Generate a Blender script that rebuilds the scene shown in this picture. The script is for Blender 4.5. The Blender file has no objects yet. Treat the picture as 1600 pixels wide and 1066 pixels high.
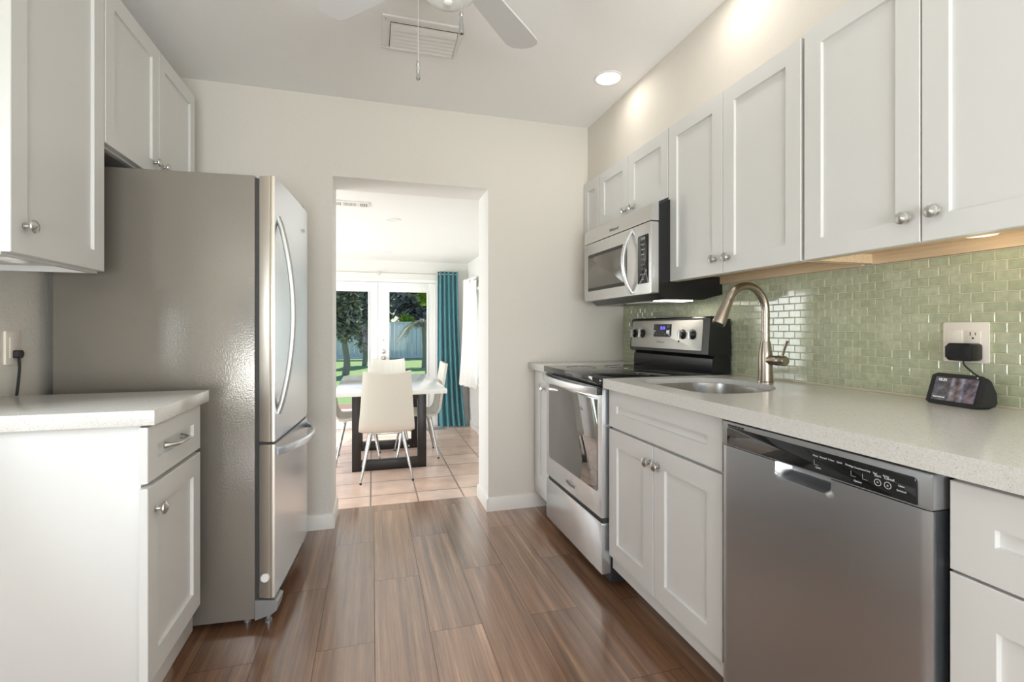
import bpy, bmesh, math, random
from mathutils import Vector, Matrix
random.seed(7)
sc = bpy.context.scene
COL = sc.collection
PI = math.pi
R = math.radians

# ------------------------------------------------------------------ camera, sky, light, exposure
cam_d = bpy.data.cameras.new('camera')
cam = bpy.data.objects.new('camera', cam_d); COL.objects.link(cam)
cam.location = (0, 0, 1.125)
cam.rotation_euler = (R(90), 0, -math.atan2(218, 756))
cam_d.sensor_fit = 'HORIZONTAL'; cam_d.sensor_width = 36
cam_d.lens = 756 / 1600 * 36
cam_d.shift_y = -19 / 1600
cam_d.clip_start = .02; cam_d.clip_end = 300
sc.camera = cam

sc.view_settings.view_transform = 'Standard'
sc.view_settings.look = 'None'
sc.view_settings.gamma = 1
sc.view_settings.use_curve_mapping = False
sc.view_settings.exposure = -0.22
sc.cycles.max_bounces = 12
sc.cycles.diffuse_bounces = 6
sc.cycles.glossy_bounces = 5
sc.cycles.transparent_max_bounces = 12
sc.cycles.caustics_reflective = False
sc.cycles.caustics_refractive = False
sc.cycles.sample_clamp_indirect = 6
sc.cycles.use_denoising = True

w = bpy.data.worlds.new('sky'); sc.world = w; w.use_nodes = True
nt = w.node_tree; nt.nodes.clear()
sky = nt.nodes.new('ShaderNodeTexSky'); sky.sky_type = 'NISHITA'
sky.sun_disc = False; sky.sun_elevation = R(50); sky.sun_rotation = R(200); sky.dust_density = .1; sky.ozone_density = 3
bg = nt.nodes.new('ShaderNodeBackground'); bg.inputs[1].default_value = .17
wo = nt.nodes.new('ShaderNodeOutputWorld')
nt.links.new(sky.outputs[0], bg.inputs[0]); nt.links.new(bg.outputs[0], wo.inputs[0])

def add_light(name, kind, loc, energy, color=(1, 1, 1), direction=None, **kw):
    d = bpy.data.lights.new(name, kind); d.energy = energy; d.color = color
    for k, v in kw.items(): setattr(d, k, v)
    o = bpy.data.objects.new(name, d); COL.objects.link(o); o.location = loc
    if direction is not None:
        o.rotation_euler = Vector(direction).to_track_quat('-Z', 'Y').to_euler()
    return o
add_light('sun', 'SUN', (0, 12, 12), 5.0, (1, .95, .86), (-.2, -.62, -1), angle=R(.6))
# daylight standing in the window openings, plus an added fill behind the camera
add_light('near_ceiling_fill', 'AREA', (.25, -2.53, .85), 192, (.94, .975, 1), (0, 1, 1.3), shape='RECTANGLE', size=2.1, size_y=1.3)  # added fill lamp, tilted up to brighten the ceiling
add_light('daylight_left_window', 'AREA', (-1.225, .95, 1.22), 9, (.86, .94, 1), (1, 0, 0), shape='RECTANGLE', size=.32, size_y=.42)
add_light('daylight_dining_right', 'AREA', (1.46, 5.35, .95), 40, (.97, .99, 1), (-1, 0, -.1), shape='RECTANGLE', size=1.1, size_y=1.1)
add_light('daylight_dining_left', 'AREA', (-2.64, 4.9, .9), 150, (.95, .985, 1), (1, 0, -.25), shape='RECTANGLE', size=2.4, size_y=1.5)

# ------------------------------------------------------------------ materials
def mat(name, color=(.8, .8, .8), rough=.5, metal=0., **kw):
    m = bpy.data.materials.new(name); m.use_nodes = True
    p = m.node_tree.nodes['Principled BSDF']
    p.inputs['Base Color'].default_value = (*color, 1)
    p.inputs['Roughness'].default_value = rough
    p.inputs['Metallic'].default_value = metal
    for k, v in kw.items(): p.inputs[k].default_value = v
    return m
def N(m, t, **kw):
    n = m.node_tree.nodes.new(t)
    for k, v in kw.items():
        if k in n.inputs: n.inputs[k].default_value = v
        else: setattr(n, k, v)
    return n
def L(m, a, b): m.node_tree.links.new(a, b)
def P(m): return m.node_tree.nodes['Principled BSDF']
def coords(m, scale=(1, 1, 1), out='Object'):
    tc = N(m, 'ShaderNodeTexCoord'); mp = N(m, 'ShaderNodeMapping')
    mp.inputs['Scale'].default_value = scale
    L(m, tc.outputs[out], mp.inputs['Vector']); return mp.outputs['Vector']
def bump(m, height, strength=.2, dist=.002):
    b = N(m, 'ShaderNodeBump'); b.inputs['Strength'].default_value = strength; b.inputs['Distance'].default_value = dist
    L(m, height, b.inputs['Height']); L(m, b.outputs[0], P(m).inputs['Normal']); return b
def noise(m, vec, scale, detail=2, rough=.5):
    n = N(m, 'ShaderNodeTexNoise'); n.inputs['Scale'].default_value = scale
    n.inputs['Detail'].default_value = detail; n.inputs['Roughness'].default_value = rough
    L(m, vec, n.inputs['Vector']); return n.outputs['Fac']
def ramp(m, fac, stops):
    r = N(m, 'ShaderNodeValToRGB'); e = r.color_ramp.elements
    while len(e) < len(stops): e.new(.5)
    for i, (p, c) in enumerate(stops):
        e[i].position = p; e[i].color = (*c, 1)
    L(m, fac, r.inputs['Fac']); return r.outputs['Color']
def mix(m, fac, a, b, mode='MIX'):
    n = N(m, 'ShaderNodeMix', data_type='RGBA', blend_type=mode)
    for i, v in ((0, fac), (6, a), (7, b)):
        if hasattr(v, 'links') or hasattr(v, 'is_output'): L(m, v, n.inputs[i])
        else: n.inputs[i].default_value = v if i == 0 else (*v, 1)
    return n.outputs[2]

def plaster(name, color, scale=140, strength=.25):
    m = mat(name, color, .75)
    v = coords(m)
    bump(m, noise(m, v, scale, 3, .6), strength, .004)
    return m
M = {}
M['wall'] = plaster('wall_paint', (.70, .66, .60), 70, .35)
M['ceiling'] = plaster('ceiling_paint', (.92, .915, .905), 90, .3)
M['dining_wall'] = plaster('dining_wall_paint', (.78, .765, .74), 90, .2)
M['dining_ceiling'] = plaster('dining_ceiling_paint', (.86, .86, .855), 90, .2)
M['trim'] = mat('trim_paint', (.80, .775, .73), .4)
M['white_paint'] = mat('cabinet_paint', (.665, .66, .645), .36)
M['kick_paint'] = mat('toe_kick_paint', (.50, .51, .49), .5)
M['door_white'] = mat('door_paint', (.83, .83, .82), .35)
M['maple'] = mat('maple_underside', (.62, .40, .21), .5)
_m = M['maple']; L(_m, ramp(_m, noise(_m, coords(_m, (30, 2, 30)), 3, 4), [(.3, (.60, .44, .28)), (.7, (.72, .56, .38))]), P(_m).inputs['Base Color'])
M['black'] = mat('black_enamel', (.012, .012, .013), .22)
M['black_matte'] = mat('black_plastic', (.015, .015, .016), .5)
M['dark_gap'] = mat('dark_rubber', (.04, .04, .04), .7)
M['black_glass'] = mat('black_glass', (.010, .011, .012), .04)
M['chrome'] = mat('chrome', (.46, .46, .45), .24, 1)
M['nickel'] = mat('satin_nickel', (.58, .57, .55), .32, 1)
M['handle_grey'] = mat('satin_handle_metal', (.50, .50, .49), .38, .9)
M['faucet'] = mat('brushed_bronze_nickel', (.40, .345, .285), .27, 1)
M['plastic_white'] = mat('white_plastic', (.82, .81, .79), .35)
M['plastic_ivory'] = mat('ivory_plastic', (.80, .74, .66), .35)
M['grey_plastic'] = mat('grey_plastic', (.33, .335, .34), .38, .6)
M['fan_white'] = mat('fan_blade_white', (.70, .69, .69), .45)
M['frost'] = mat('frosted_glass', (.85, .85, .83), .15)
def steel(name, color, rough, stretch, bs=.05):
    m = mat(name, color, rough, 1)
    v = coords(m, stretch)
    n = noise(m, v, 1, 3, .7)
    r = N(m, 'ShaderNodeMapRange'); r.inputs[3].default_value = rough - .05; r.inputs[4].default_value = rough + .07
    L(m, n, r.inputs[0]); L(m, r.outputs[0], P(m).inputs['Roughness'])
    bump(m, n, bs, .0006)
    return m
M['steel'] = mat('brushed_steel', (.64, .635, .63), .30, .92)
M['steel_v'] = steel('brushed_steel_upright', (.54, .57, .605), .30, (700, 700, 12))
M['steel_range'] = mat('range_steel', (.70, .715, .735), .26, .85)
M['steel_fascia'] = mat('fascia_steel', (.50, .475, .44), .45, .6)
M['steel_fridge'] = mat('fridge_front_steel', (.74, .77, .81), .24, .72)
M['steel_edge'] = mat('fridge_edge_metal', (.52, .465, .40), .35, .75)
M['sink_steel'] = steel('sink_steel', (.42, .40, .375), .28, (300, 300, 20))
M['fridge_side'] = mat('fridge_side_enamel', (.245, .222, .192), .17, .2)
_m = M['fridge_side']; bump(_m, noise(_m, coords(_m), 170, 2, .5), .18, .003)
def quartz(name):
    m = mat(name, (.7, .69, .66), .16)
    v = coords(m)
    vo = N(m, 'ShaderNodeTexVoronoi'); vo.inputs['Scale'].default_value = 240; L(m, v, vo.inputs['Vector'])
    sp = ramp(m, vo.outputs['Distance'], [(.0, (1, 1, 1)), (.22, (1, 1, 1)), (.3, (0, 0, 0))])
    sel = ramp(m, noise(m, v, 95, 1), [(.50, (0, 0, 0)), (.58, (1, 1, 1))])
    vo2 = N(m, 'ShaderNodeTexVoronoi'); vo2.inputs['Scale'].default_value = 420; L(m, v, vo2.inputs['Vector'])
    base = ramp(m, vo2.outputs['Color'], [(.2, (.62, .605, .575)), (.8, (.70, .685, .655))])
    f = N(m, 'ShaderNodeMath', operation='MULTIPLY'); L(m, sp, f.inputs[0]); L(m, sel, f.inputs[1])
    f2 = N(m, 'ShaderNodeMath', operation='MULTIPLY'); L(m, f.outputs[0], f2.inputs[0]); f2.inputs[1].default_value = .42
    L(m, mix(m, f2.outputs[0], base, (.20, .19, .17)), P(m).inputs['Base Color'])
    return m
M['quartz'] = quartz('quartz_counter')
def attr(m):
    a = N(m, 'ShaderNodeAttribute'); a.attribute_name = 'tone'; return a.outputs['Color']
def wood_floor():
    m = mat('wood_plank', (.3, .16, .09), .30); P(m).inputs['Coat Weight'].default_value = 1; P(m).inputs['Coat Roughness'].default_value = .16; P(m).inputs['Coat IOR'].default_value = 1.9
    tone = attr(m)
    sep = N(m, 'ShaderNodeSeparateColor'); L(m, tone, sep.inputs[0])
    tc = N(m, 'ShaderNodeTexCoord')
    off = N(m, 'ShaderNodeVectorMath', operation='SCALE'); L(m, tone, off.inputs[0]); off.inputs['Scale'].default_value = 37
    ad = N(m, 'ShaderNodeVectorMath', operation='ADD'); L(m, tc.outputs['Object'], ad.inputs[0]); L(m, off.outputs[0], ad.inputs[1])
    mp = N(m, 'ShaderNodeMapping'); mp.inputs['Scale'].default_value = (24, .55, 1); L(m, ad.outputs[0], mp.inputs[0])
    g = noise(m, mp.outputs[0], 1.6, 5, .62)
    mp2 = N(m, 'ShaderNodeMapping'); mp2.inputs['Scale'].default_value = (110, 4, 1); L(m, ad.outputs[0], mp2.inputs[0])
    fine = noise(m, mp2.outputs[0], 1.5, 4, .7)
    c = ramp(m, g, [(.22, (.085, .042, .024)), (.42, (.175, .090, .050)), (.58, (.24, .130, .074)), (.78, (.40, .25, .16))])
    c = mix(m, .6, c, ramp(m, fine, [(.3, (.55, .5, .47)), (.7, (1.15, 1.1, 1.08))]), 'MULTIPLY')
    br = N(m, 'ShaderNodeMapRange'); br.inputs[3].default_value = 1.1; br.inputs[4].default_value = 1.6; L(m, sep.outputs[0], br.inputs[0])
    mul = N(m, 'ShaderNodeVectorMath', operation='SCALE'); L(m, c, mul.inputs[0]); L(m, br.outputs[0], mul.inputs['Scale'])
    L(m, mul.outputs[0], P(m).inputs['Base Color'])
    bump(m, fine, .08, .001)
    return m
M['plank'] = wood_floor()
M['plank_joint'] = mat('plank_joint', (.05, .03, .02), .8)
def tinted(name, a, b, rough, sc_=4):
    m = mat(name, a, rough)
    t = attr(m); sep = N(m, 'ShaderNodeSeparateColor'); L(m, t, sep.inputs[0])
    c = ramp(m, sep.outputs[0], [(.0, a), (1, b)])
    n = ramp(m, noise(m, coords(m), sc_, 4), [(.3, (.86, .86, .86)), (.7, (1.08, 1.08, 1.08))])
    L(m, mix(m, 1., c, n, 'MULTIPLY'), P(m).inputs['Base Color'])
    return m
M['terracotta'] = tinted('terracotta_tile', (.70, .51, .41), (.77, .60, .51), .20, 5)
M['tile_grout'] = mat('floor_grout', (.25, .21, .19), .8)
M['glass_tile'] = tinted('sea_glass_tile', (.44, .47, .325), (.52, .545, .40), .07, 60)
M['wall_grout'] = mat('backsplash_grout', (.64, .58, .42), .8)
M['teal'] = mat('teal_fabric', (.065, .225, .265), .8)
P(M['teal']).inputs['Sheen Weight'].default_value = .25
M['sheer'] = mat('white_fabric', (.86, .855, .83), .85)
_m = bpy.data.materials.new('translucent_shade'); _m.use_nodes = True; _n = _m.node_tree; _n.nodes.clear()
_d = _n.nodes.new('ShaderNodeBsdfDiffuse'); _d.inputs[0].default_value = (.85, .85, .84, 1)
_t = _n.nodes.new('ShaderNodeBsdfTranslucent'); _t.inputs[0].default_value = (.85, .85, .84, 1)
_x = _n.nodes.new('ShaderNodeMixShader'); _x.inputs[0].default_value = .4; _o = _n.nodes.new('ShaderNodeOutputMaterial')
_n.links.new(_d.outputs[0], _x.inputs[1]); _n.links.new(_t.outputs[0], _x.inputs[2]); _n.links.new(_x.outputs[0], _o.inputs[0])
M['shade_cloth'] = _m
M['leather'] = mat('cream_leather', (.69, .66, .59), .45)
_m = M['leather']; bump(_m, noise(_m, coords(_m), 160, 2), .08, .002)
M['stone_white'] = mat('white_table_top', (.85, .85, .84), .12)
M['espresso'] = mat('espresso_wood', (.016, .012, .010), .4)
M['mat_grey'] = mat('woven_mat', (.22, .27, .29), .9)
M['fence'] = mat('white_fence', (.66, .70, .78), .6)
M['bark'] = mat('bark', (.24, .23, .21), .9)
M['leaf_dark'] = mat('leaf_dark', (.24, .26, .245), .6)
M['leaf_olive'] = mat('leaf_olive', (.33, .35, .29), .6)
M['leaf_lime'] = mat('leaf_lime', (.35, .52, .05), .6)
def grass():
    m = mat('lawn_grass', (.15, .33, .05), .9)
    L(m, ramp(m, noise(m, coords(m), 6, 5, .7), [(.3, (.28, .43, .15)), (.7, (.46, .63, .28))]), P(m).inputs['Base Color'])
    return m
M['grass'] = grass()
M['paver'] = mat('pink_paver', (.50, .31, .26), .8)
def emit(name, color, s):
    m = bpy.data.materials.new(name); m.use_nodes = True
    p = P(m); p.inputs['Base Color'].default_value = (*color, 1)
    p.inputs['Emission Color'].default_value = (*color, 1); p.inputs['Emission Strength'].default_value = s
    return m
M['lamp_on'] = emit('lit_lens', (1, .95, .86), 7)
M['lamp_dim'] = emit('dim_lens', (1, .96, .9), .35)
M['clock_blue'] = emit('clock_digits', (.16, .13, 1), 2.2)
M['ink_white'] = mat('white_print', (.60, .60, .60), .5)
M['ring_print'] = mat('cooktop_ring_print', (.013, .013, .013), .05)
M['ink_grey'] = mat('grey_print', (.20, .20, .20), .5)
def pane(name, tint, refl=.06):
    m = bpy.data.materials.new(name); m.use_nodes = True; n = m.node_tree; n.nodes.clear()
    t = n.nodes.new('ShaderNodeBsdfTransparent'); t.inputs[0].default_value = (*tint, 1)
    g = n.nodes.new('ShaderNodeBsdfGlossy'); g.inputs['Roughness'].default_value = .02
    fr = n.nodes.new('ShaderNodeFresnel'); fr.inputs[0].default_value = 1.12
    mx = n.nodes.new('ShaderNodeMixShader'); o = n.nodes.new('ShaderNodeOutputMaterial')
    n.links.new(fr.outputs[0], mx.inputs[0]); n.links.new(t.outputs[0], mx.inputs[1]); n.links.new(g.outputs[0], mx.inputs[2])
    n.links.new(mx.outputs[0], o.inputs[0]); return m
M['pane'] = pane('window_glass', (.96, .97, .97))
def oven_glass():
    m = mat('oven_glass', (.035, .035, .033), .03, 0); P(m).inputs['Specular IOR Level'].default_value = 1.0
    P(m).inputs['IOR'].default_value = 1.8
    return m
M['oven_glass'] = oven_glass()
def mw_mesh():
    m = mat('microwave_window', (.13, .115, .095), .16); return m
M['mw_window'] = mw_mesh()
def photo_screen():
    m = bpy.data.materials.new('picture_screen'); m.use_nodes = True; p = P(m)
    tc = N(m, 'ShaderNodeTexCoord'); v = tc.outputs['Generated']
    sp = N(m, 'ShaderNodeSeparateXYZ'); L(m, v, sp.inputs[0])
    c = ramp(m, sp.outputs[1], [(0, (.28, .28, .36)), (.15, (.24, .15, .16)), (.28, (.20, .20, .28)), (.32, (.46, .46, .52)), (.45, (.17, .09, .07)), (.56, (.44, .43, .47)), (.62, (.13, .11, .12)), (.78, (.20, .19, .22)), (1, (.09, .09, .12))])
    mp = N(m, 'ShaderNodeMapping'); mp.inputs['Scale'].default_value = (1, 2.2, 1); L(m, v, mp.inputs[0])
    c = mix(m, 1., c, ramp(m, noise(m, mp.outputs[0], 3.2, 3, .6), [(.35, (.35, .33, .35)), (.65, (1.5, 1.45, 1.45))]), 'MULTIPLY')
    p.inputs['Base Color'].default_value = (.02, .02, .02, 1); p.inputs['Roughness'].default_value = .08
    L(m, c, p.inputs['Emission Color']); p.inputs['Emission Strength'].default_value = .55
    return m
M['screen'] = photo_screen()

# ------------------------------------------------------------------ helpers
ROOT = {}
def finish(me, angle=32):
    for p in me.polygons: p.use_smooth = True
    me.set_sharp_from_angle(angle=R(angle))
def obj(name, bm, mats, root=None, parent=None, local=False, angle=32):
    bmesh.ops.recalc_face_normals(bm, faces=bm.faces)
    me = bpy.data.meshes.new(name); bm.to_mesh(me); bm.free()
    for m in (mats if isinstance(mats, (list, tuple)) else [mats]): me.materials.append(M[m])
    o = bpy.data.objects.new(name, me); COL.objects.link(o)
    if root is not None:
        if not local: me.transform(ROOT[root.name])
        o.parent = parent or root
    finish(me, angle)
    return o
def thing(name, label, cat, loc=(0, 0, 0), rot=0, group=None):
    o = bpy.data.objects.new(name, None); COL.objects.link(o)
    o.empty_display_size = .1
    o.location = loc; o.rotation_euler = (0, 0, rot); o['label'] = label; o['category'] = cat
    if group: o['group'] = group
    ROOT[o.name] = (Matrix.Translation(loc) @ Matrix.Rotation(rot, 4, 'Z')).inverted()
    return o
def single(name, bm, mats, label, cat, group=None, angle=32):
    o = obj(name, bm, mats, angle=angle)
    vs = [v.co for v in o.data.vertices]
    b = Vector(((min(v.x for v in vs) + max(v.x for v in vs)) / 2, (min(v.y for v in vs) + max(v.y for v in vs)) / 2, min(v.z for v in vs)))
    o.data.transform(Matrix.Translation(-b)); o.location = b
    o['label'] = label; o['category'] = cat
    if group: o['group'] = group
    ROOT[o.name] = Matrix.Translation(b).inverted()
    return o
def struct(name, bm, mats, angle=32):
    o = obj(name, bm, mats, angle=angle); o['kind'] = 'structure'; ROOT[o.name] = Matrix(); return o
def dup(root, loc, rot=None, label=None):
    r = root.copy(); COL.objects.link(r); r.location = loc
    if rot is not None: r.rotation_euler = (0, 0, rot)
    if label: r['label'] = label
    for ch in list(root.children):
        c = ch.copy(); COL.objects.link(c); c.parent = r
        for g in list(ch.children):
            d = g.copy(); COL.objects.link(d); d.parent = c
    return r
def BM(): return bmesh.new()
def box(bm, x0, x1, y0, y1, z0, z1, bev=0., seg=2, mi=0):
    t = bmesh.new()
    bmesh.ops.create_cube(t, size=1)
    for v in t.verts:
        v.co = Vector(((x0 + x1) / 2 + v.co.x * (x1 - x0), (y0 + y1) / 2 + v.co.y * (y1 - y0), (z0 + z1) / 2 + v.co.z * (z1 - z0)))
    if bev: bmesh.ops.bevel(t, geom=list(t.edges), offset=bev, segments=seg, affect='EDGES', profile=.5)
    join(bm, t, mi)
    return bm
def join(bm, t, mi=0, mtx=None):
    if mtx is not None: t.transform(mtx)
    mp = {}
    for v in t.verts: mp[v] = bm.verts.new(v.co)
    for f in t.faces:
        try:
            nf = bm.faces.new([mp[v] for v in f.verts]); nf.material_index = mi if mi else f.material_index
        except ValueError: pass
    t.free()
def lathe(bm, prof, mtx=None, n=24, mi=0):
    t = bmesh.new(); rings = []
    for r, z in prof:
        if r < 1e-6: rings.append([t.verts.new((0, 0, z))])
        else: rings.append([t.verts.new((r * math.cos(2 * PI * i / n), r * math.sin(2 * PI * i / n), z)) for i in range(n)])
    for a, b in zip(rings, rings[1:]):
        for i in range(n):
            j = (i + 1) % n
            if len(a) == 1 and len(b) == 1: continue
            if len(a) == 1: t.faces.new((a[0], b[i], b[j]))
            elif len(b) == 1: t.faces.new((a[i], a[j], b[0]))
            else: t.faces.new((a[i], a[j], b[j], b[i]))
    for e, rv in ((rings[0], True), (rings[-1], False)):
        if len(e) > 1 and prof[0] != prof[-1]: t.faces.new(e[::-1] if rv else e)
    join(bm, t, mi, mtx); return bm
def frame_from(d, up=Vector((0, 0, 1))):
    d = Vector(d).normalized()
    if abs(d.dot(up)) > .97: up = Vector((1, 0, 0)) if abs(d.x) < .9 else Vector((0, 1, 0))
    s = d.cross(up).normalized(); u = s.cross(d).normalized()
    return s, u
def sweep(bm, pts, rx, ry=None, n=12, sq=1., mi=0, up=None):
    """tube along pts; rx/ry half sizes (side, up) – numbers or lists; sq<1 gives squarer section"""
    pts = [Vector(p) for p in pts]; t = bmesh.new(); rings = []
    ry = rx if ry is None else ry
    s_prev = None
    for i, p in enumerate(pts):
        d = (pts[min(i + 1, len(pts) - 1)] - pts[max(i - 1, 0)]).normalized()
        if s_prev is None: s, u = frame_from(d, Vector(up) if up else Vector((0, 0, 1)))
        else:
            s = (s_prev - d * s_prev.dot(d)).normalized(); u = s.cross(d).normalized()
        s_prev = s
        a = rx[i] if isinstance(rx, (list, tuple)) else rx
        b = ry[i] if isinstance(ry, (list, tuple)) else ry
        ring = []
        for k in range(n):
            an = 2 * PI * (k + .5) / n; c, q = math.cos(an), math.sin(an)
            c = math.copysign(abs(c) ** sq, c); q = math.copysign(abs(q) ** sq, q)
            ring.append(t.verts.new(p + s * (a * c) + u * (b * q)))
        rings.append(ring)
    for a, b in zip(rings, rings[1:]):
        for i in range(n):
            j = (i + 1) % n; t.faces.new((a[i], a[j], b[j], b[i]))
    t.faces.new(rings[0][::-1]); t.faces.new(rings[-1])
    join(bm, t, mi); return bm
def prism(bm, outline, mapf, d0, d1, mi=0, bev=0.):
    """extrude closed 2-D outline; mapf(u,v,d)->world"""
    t = bmesh.new()
    a = [t.verts.new(mapf(u, v, d0)) for u, v in outline]; b = [t.verts.new(mapf(u, v, d1)) for u, v in outline]
    t.faces.new(a[::-1]); top = t.faces.new(b); n = len(a)
    for i in range(n): t.faces.new((a[i], a[(i + 1) % n], b[(i + 1) % n], b[i]))
    if bev:
        bmesh.ops.bevel(t, geom=list(top.edges), offset=bev, segments=2, affect='EDGES', profile=.5)
    join(bm, t, mi); return bm
def rrect(x0, x1, y0, y1, r, n=5):
    rs = r if isinstance(r, (list, tuple)) else [r] * 4
    out = []
    for (cx, cy, a, rr) in ((x1 - rs[0], y1 - rs[0], 0, rs[0]), (x0 + rs[1], y1 - rs[1], 90, rs[1]), (x0 + rs[2], y0 + rs[2], 180, rs[2]), (x1 - rs[3], y0 + rs[3], 270, rs[3])):
        for k in range(n + 1):
            an = R(a + 90 * k / n); out.append((cx + rr * math.cos(an), cy + rr * math.sin(an)))
    return out
def shaker(mapf, w_, h_, t=.02, ru=.06, rv=.062, dep=.009, c=.0018):
    bm = BM()
    def ring(iu, iv, d): return [bm.verts.new(mapf(u, v, d)) for u, v in ((iu, iv), (w_ - iu, iv), (w_ - iu, h_ - iv), (iu, h_ - iv))]
    rs = [ring(0, 0, 0), ring(0, 0, t - c), ring(c, c, t), ring(ru, rv, t), ring(ru + .002, rv + .002, t - dep)]
    for a, b in zip(rs, rs[1:]):
        for i in range(4): bm.faces.new((a[i], a[(i + 1) % 4], b[(i + 1) % 4], b[i]))
    bm.faces.new(rs[0][::-1]); bm.faces.new(rs[-1]); return bm
def map_right(xb, y0, z0): return lambda u, v, d: Vector((xb - d, y0 + u, z0 + v))     # faces -x
def map_left(xb, y0, z0): return lambda u, v, d: Vector((xb + d, y0 + u, z0 + v))      # faces +x
KNOB = [(.0085, 0), (.0095, .002), (.006, .004), (.0052, .011), (.0075, .015), (.0150, .0175), (.0172, .0205), (.0165, .0235), (.0118, .0265), (.0105, .0268), (.006, .0295), (0, .0305)]
def knob_bm(p, side):
    bm = BM(); d = -1 if side == 'R' else 1
    lathe(bm, KNOB, Matrix.Translation(p) @ Matrix.Rotation(R(90) * d, 4, 'Y'), 24); return bm
def text_bm(s, size, mtx, depth=.0003, align='CENTER'):
    cu = bpy.data.curves.new('writing', 'FONT'); cu.body = s; cu.size = size; cu.extrude = depth
    cu.align_x = align; cu.align_y = 'CENTER'
    o = bpy.data.objects.new('writing', cu); COL.objects.link(o)
    dg = bpy.context.evaluated_depsgraph_get()
    me = bpy.data.meshes.new_from_object(o.evaluated_get(dg))
    bpy.data.objects.remove(o); bpy.data.curves.remove(cu)
    bm = BM(); bm.from_mesh(me); bpy.data.meshes.remove(me); bm.transform(mtx); return bm
def face_mtx(p, out, right):
    """matrix placing text: x along 'right', z along 'out'"""
    out = Vector(out).normalized(); right = Vector(right).normalized(); up = out.cross(right)
    m = Matrix((right, up, out)).transposed().to_4x4(); m.translation = Vector(p); return m

# ------------------------------------------------------------------ room shell
XR, XL, YF, YN, ZC = 1.62, -1.12, 2.91, -2.45, 2.44
YD0, YD1, XDR, XDL, ZD, ZDC = 3.19, 6.62, 1.27, -2.5, -.18, 2.03
def planks():
    bm = BM(); lay = bm.loops.layers.color.new('tone'); g = .0009
    wd, ln = .197, .8535
    x = .008 - wd * 7; k = -7
    while x < XR:
        xa, xb = max(x, XL), min(x + wd, XR)
        base = 1.807 if (k % 2) else 2.24      # joint rows alternate
        y = base - ln * 6
        while y < 3.2:
            ya, yb = max(y, YN), min(y + ln, 3.2)
            if yb > ya and xb > xa:
                for (u0, u1) in (((xa, xb),) if not (ya < YF < yb) and yb <= YF else ((xa, xb),)):
                    segs = []
                    if yb > YF:
                        if ya < YF: segs.append((u0, u1, ya, YF))
                        c0, c1 = max(u0, -.217), min(u1, .687)
                        if c1 > c0: segs.append((c0, c1, max(ya, YF), yb))
                    else: segs.append((u0, u1, ya, yb))
                    col = (random.random(), random.random(), random.random(), 1)
                    for (a0, a1, b0, b1) in segs:
                        lo = g if b0 != YF else 0; hi = g if b1 != YF else 0
                        f = bm.faces.new([bm.verts.new(p) for p in ((a0 + g, b0 + lo, 0), (a1 - g, b0 + lo, 0), (a1 - g, b1 - hi, 0), (a0 + g, b1 - hi, 0))])
                        for l in f.loops: l[lay] = col
            y += ln
        x += wd; k += 1
    # joints below and the slab edge at the step
    box(bm, XL, XR, YN, YF, -.20, -.0006, mi=1)
    box(bm, -.217, .687, YF, 3.2, -.20, -.0006, mi=1)
    return bm
struct('floor', planks(), ['plank', 'plank_joint'])
def dining_tiles():
    bm = BM(); lay = bm.loops.layers.color.new('tone'); s = .3495; g = .0058
    x = -.013 - s * 8
    while x < XDR:
        y = 3.93 - s * 3
        while y < YD1:
            a0, a1, b0, b1 = max(x + g, XDL), min(x + s - g, XDR), max(y + g, YD0), min(y + s - g, YD1)
            if a1 > a0 and b1 > b0:
                f = bm.faces.new([bm.verts.new(p) for p in ((a0, b0, ZD), (a1, b0, ZD), (a1, b1, ZD), (a0, b1, ZD))])
                c = (random.random(), random.random(), random.random(), 1)
                for l in f.loops: l[lay] = c
            y += s
        x += s
    box(bm, XDL, XDR, YD0, YD1, ZD - .15, ZD - .001, mi=1)
    return bm
struct('floor_dining', dining_tiles(), ['terracotta', 'tile_grout'])
bm = BM(); box(bm, XL - .15, XR + .15, YN - .15, YF, ZC, ZC + .1); struct('ceiling', bm, 'ceiling')
bm = BM(); box(bm, XDL - .15, XDR + .15, YD0, YD1 + .15, ZDC, ZDC + .1); struct('ceiling_dining', bm, 'dining_ceiling')
# wall between kitchen and dining room, with the cased opening
bm = BM()
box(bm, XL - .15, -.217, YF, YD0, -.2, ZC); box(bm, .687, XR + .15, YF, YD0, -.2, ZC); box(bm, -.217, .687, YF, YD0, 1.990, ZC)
bm.normal_update()
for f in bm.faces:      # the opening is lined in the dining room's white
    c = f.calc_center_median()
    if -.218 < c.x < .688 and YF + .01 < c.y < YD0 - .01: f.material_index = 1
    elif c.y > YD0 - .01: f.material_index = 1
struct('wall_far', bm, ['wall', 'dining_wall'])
bm = BM(); box(bm, XR, XR + .15, YN - .15, YF, -.1, ZC); struct('wall_right', bm, 'wall')
bm = BM(); box(bm, 1.356, XR, YN, YF, 2.068, ZC); struct('wall_soffit', bm, 'wall')
bm = BM()   # left wall with a window in it
wy0, wy1, wz0, wz1 = .60, 1.34, .94, 1.60
box(bm, XL - .15, XL, YN - .15, wy0, -.1, ZC); box(bm, XL - .15, XL, wy1, YF, -.1, ZC)
box(bm, XL - .15, XL, wy0, wy1, -.1, wz0); box(bm, XL - .15, XL, wy0, wy1, wz1, ZC)
struct('wall_left', bm, 'wall')
bm = BM()   # wall behind the camera; its wide window is added for the fill lamp
box(bm, XL, -.85, YN - .15, YN, -.1, ZC); box(bm, 1.35, XR, YN - .15, YN, -.1, ZC)
box(bm, -.85, 1.35, YN - .15, YN, -.1, .08); box(bm, -.85, 1.35, YN - .15, YN, 2.2, ZC)
struct('wall_near', bm, 'wall')
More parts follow.
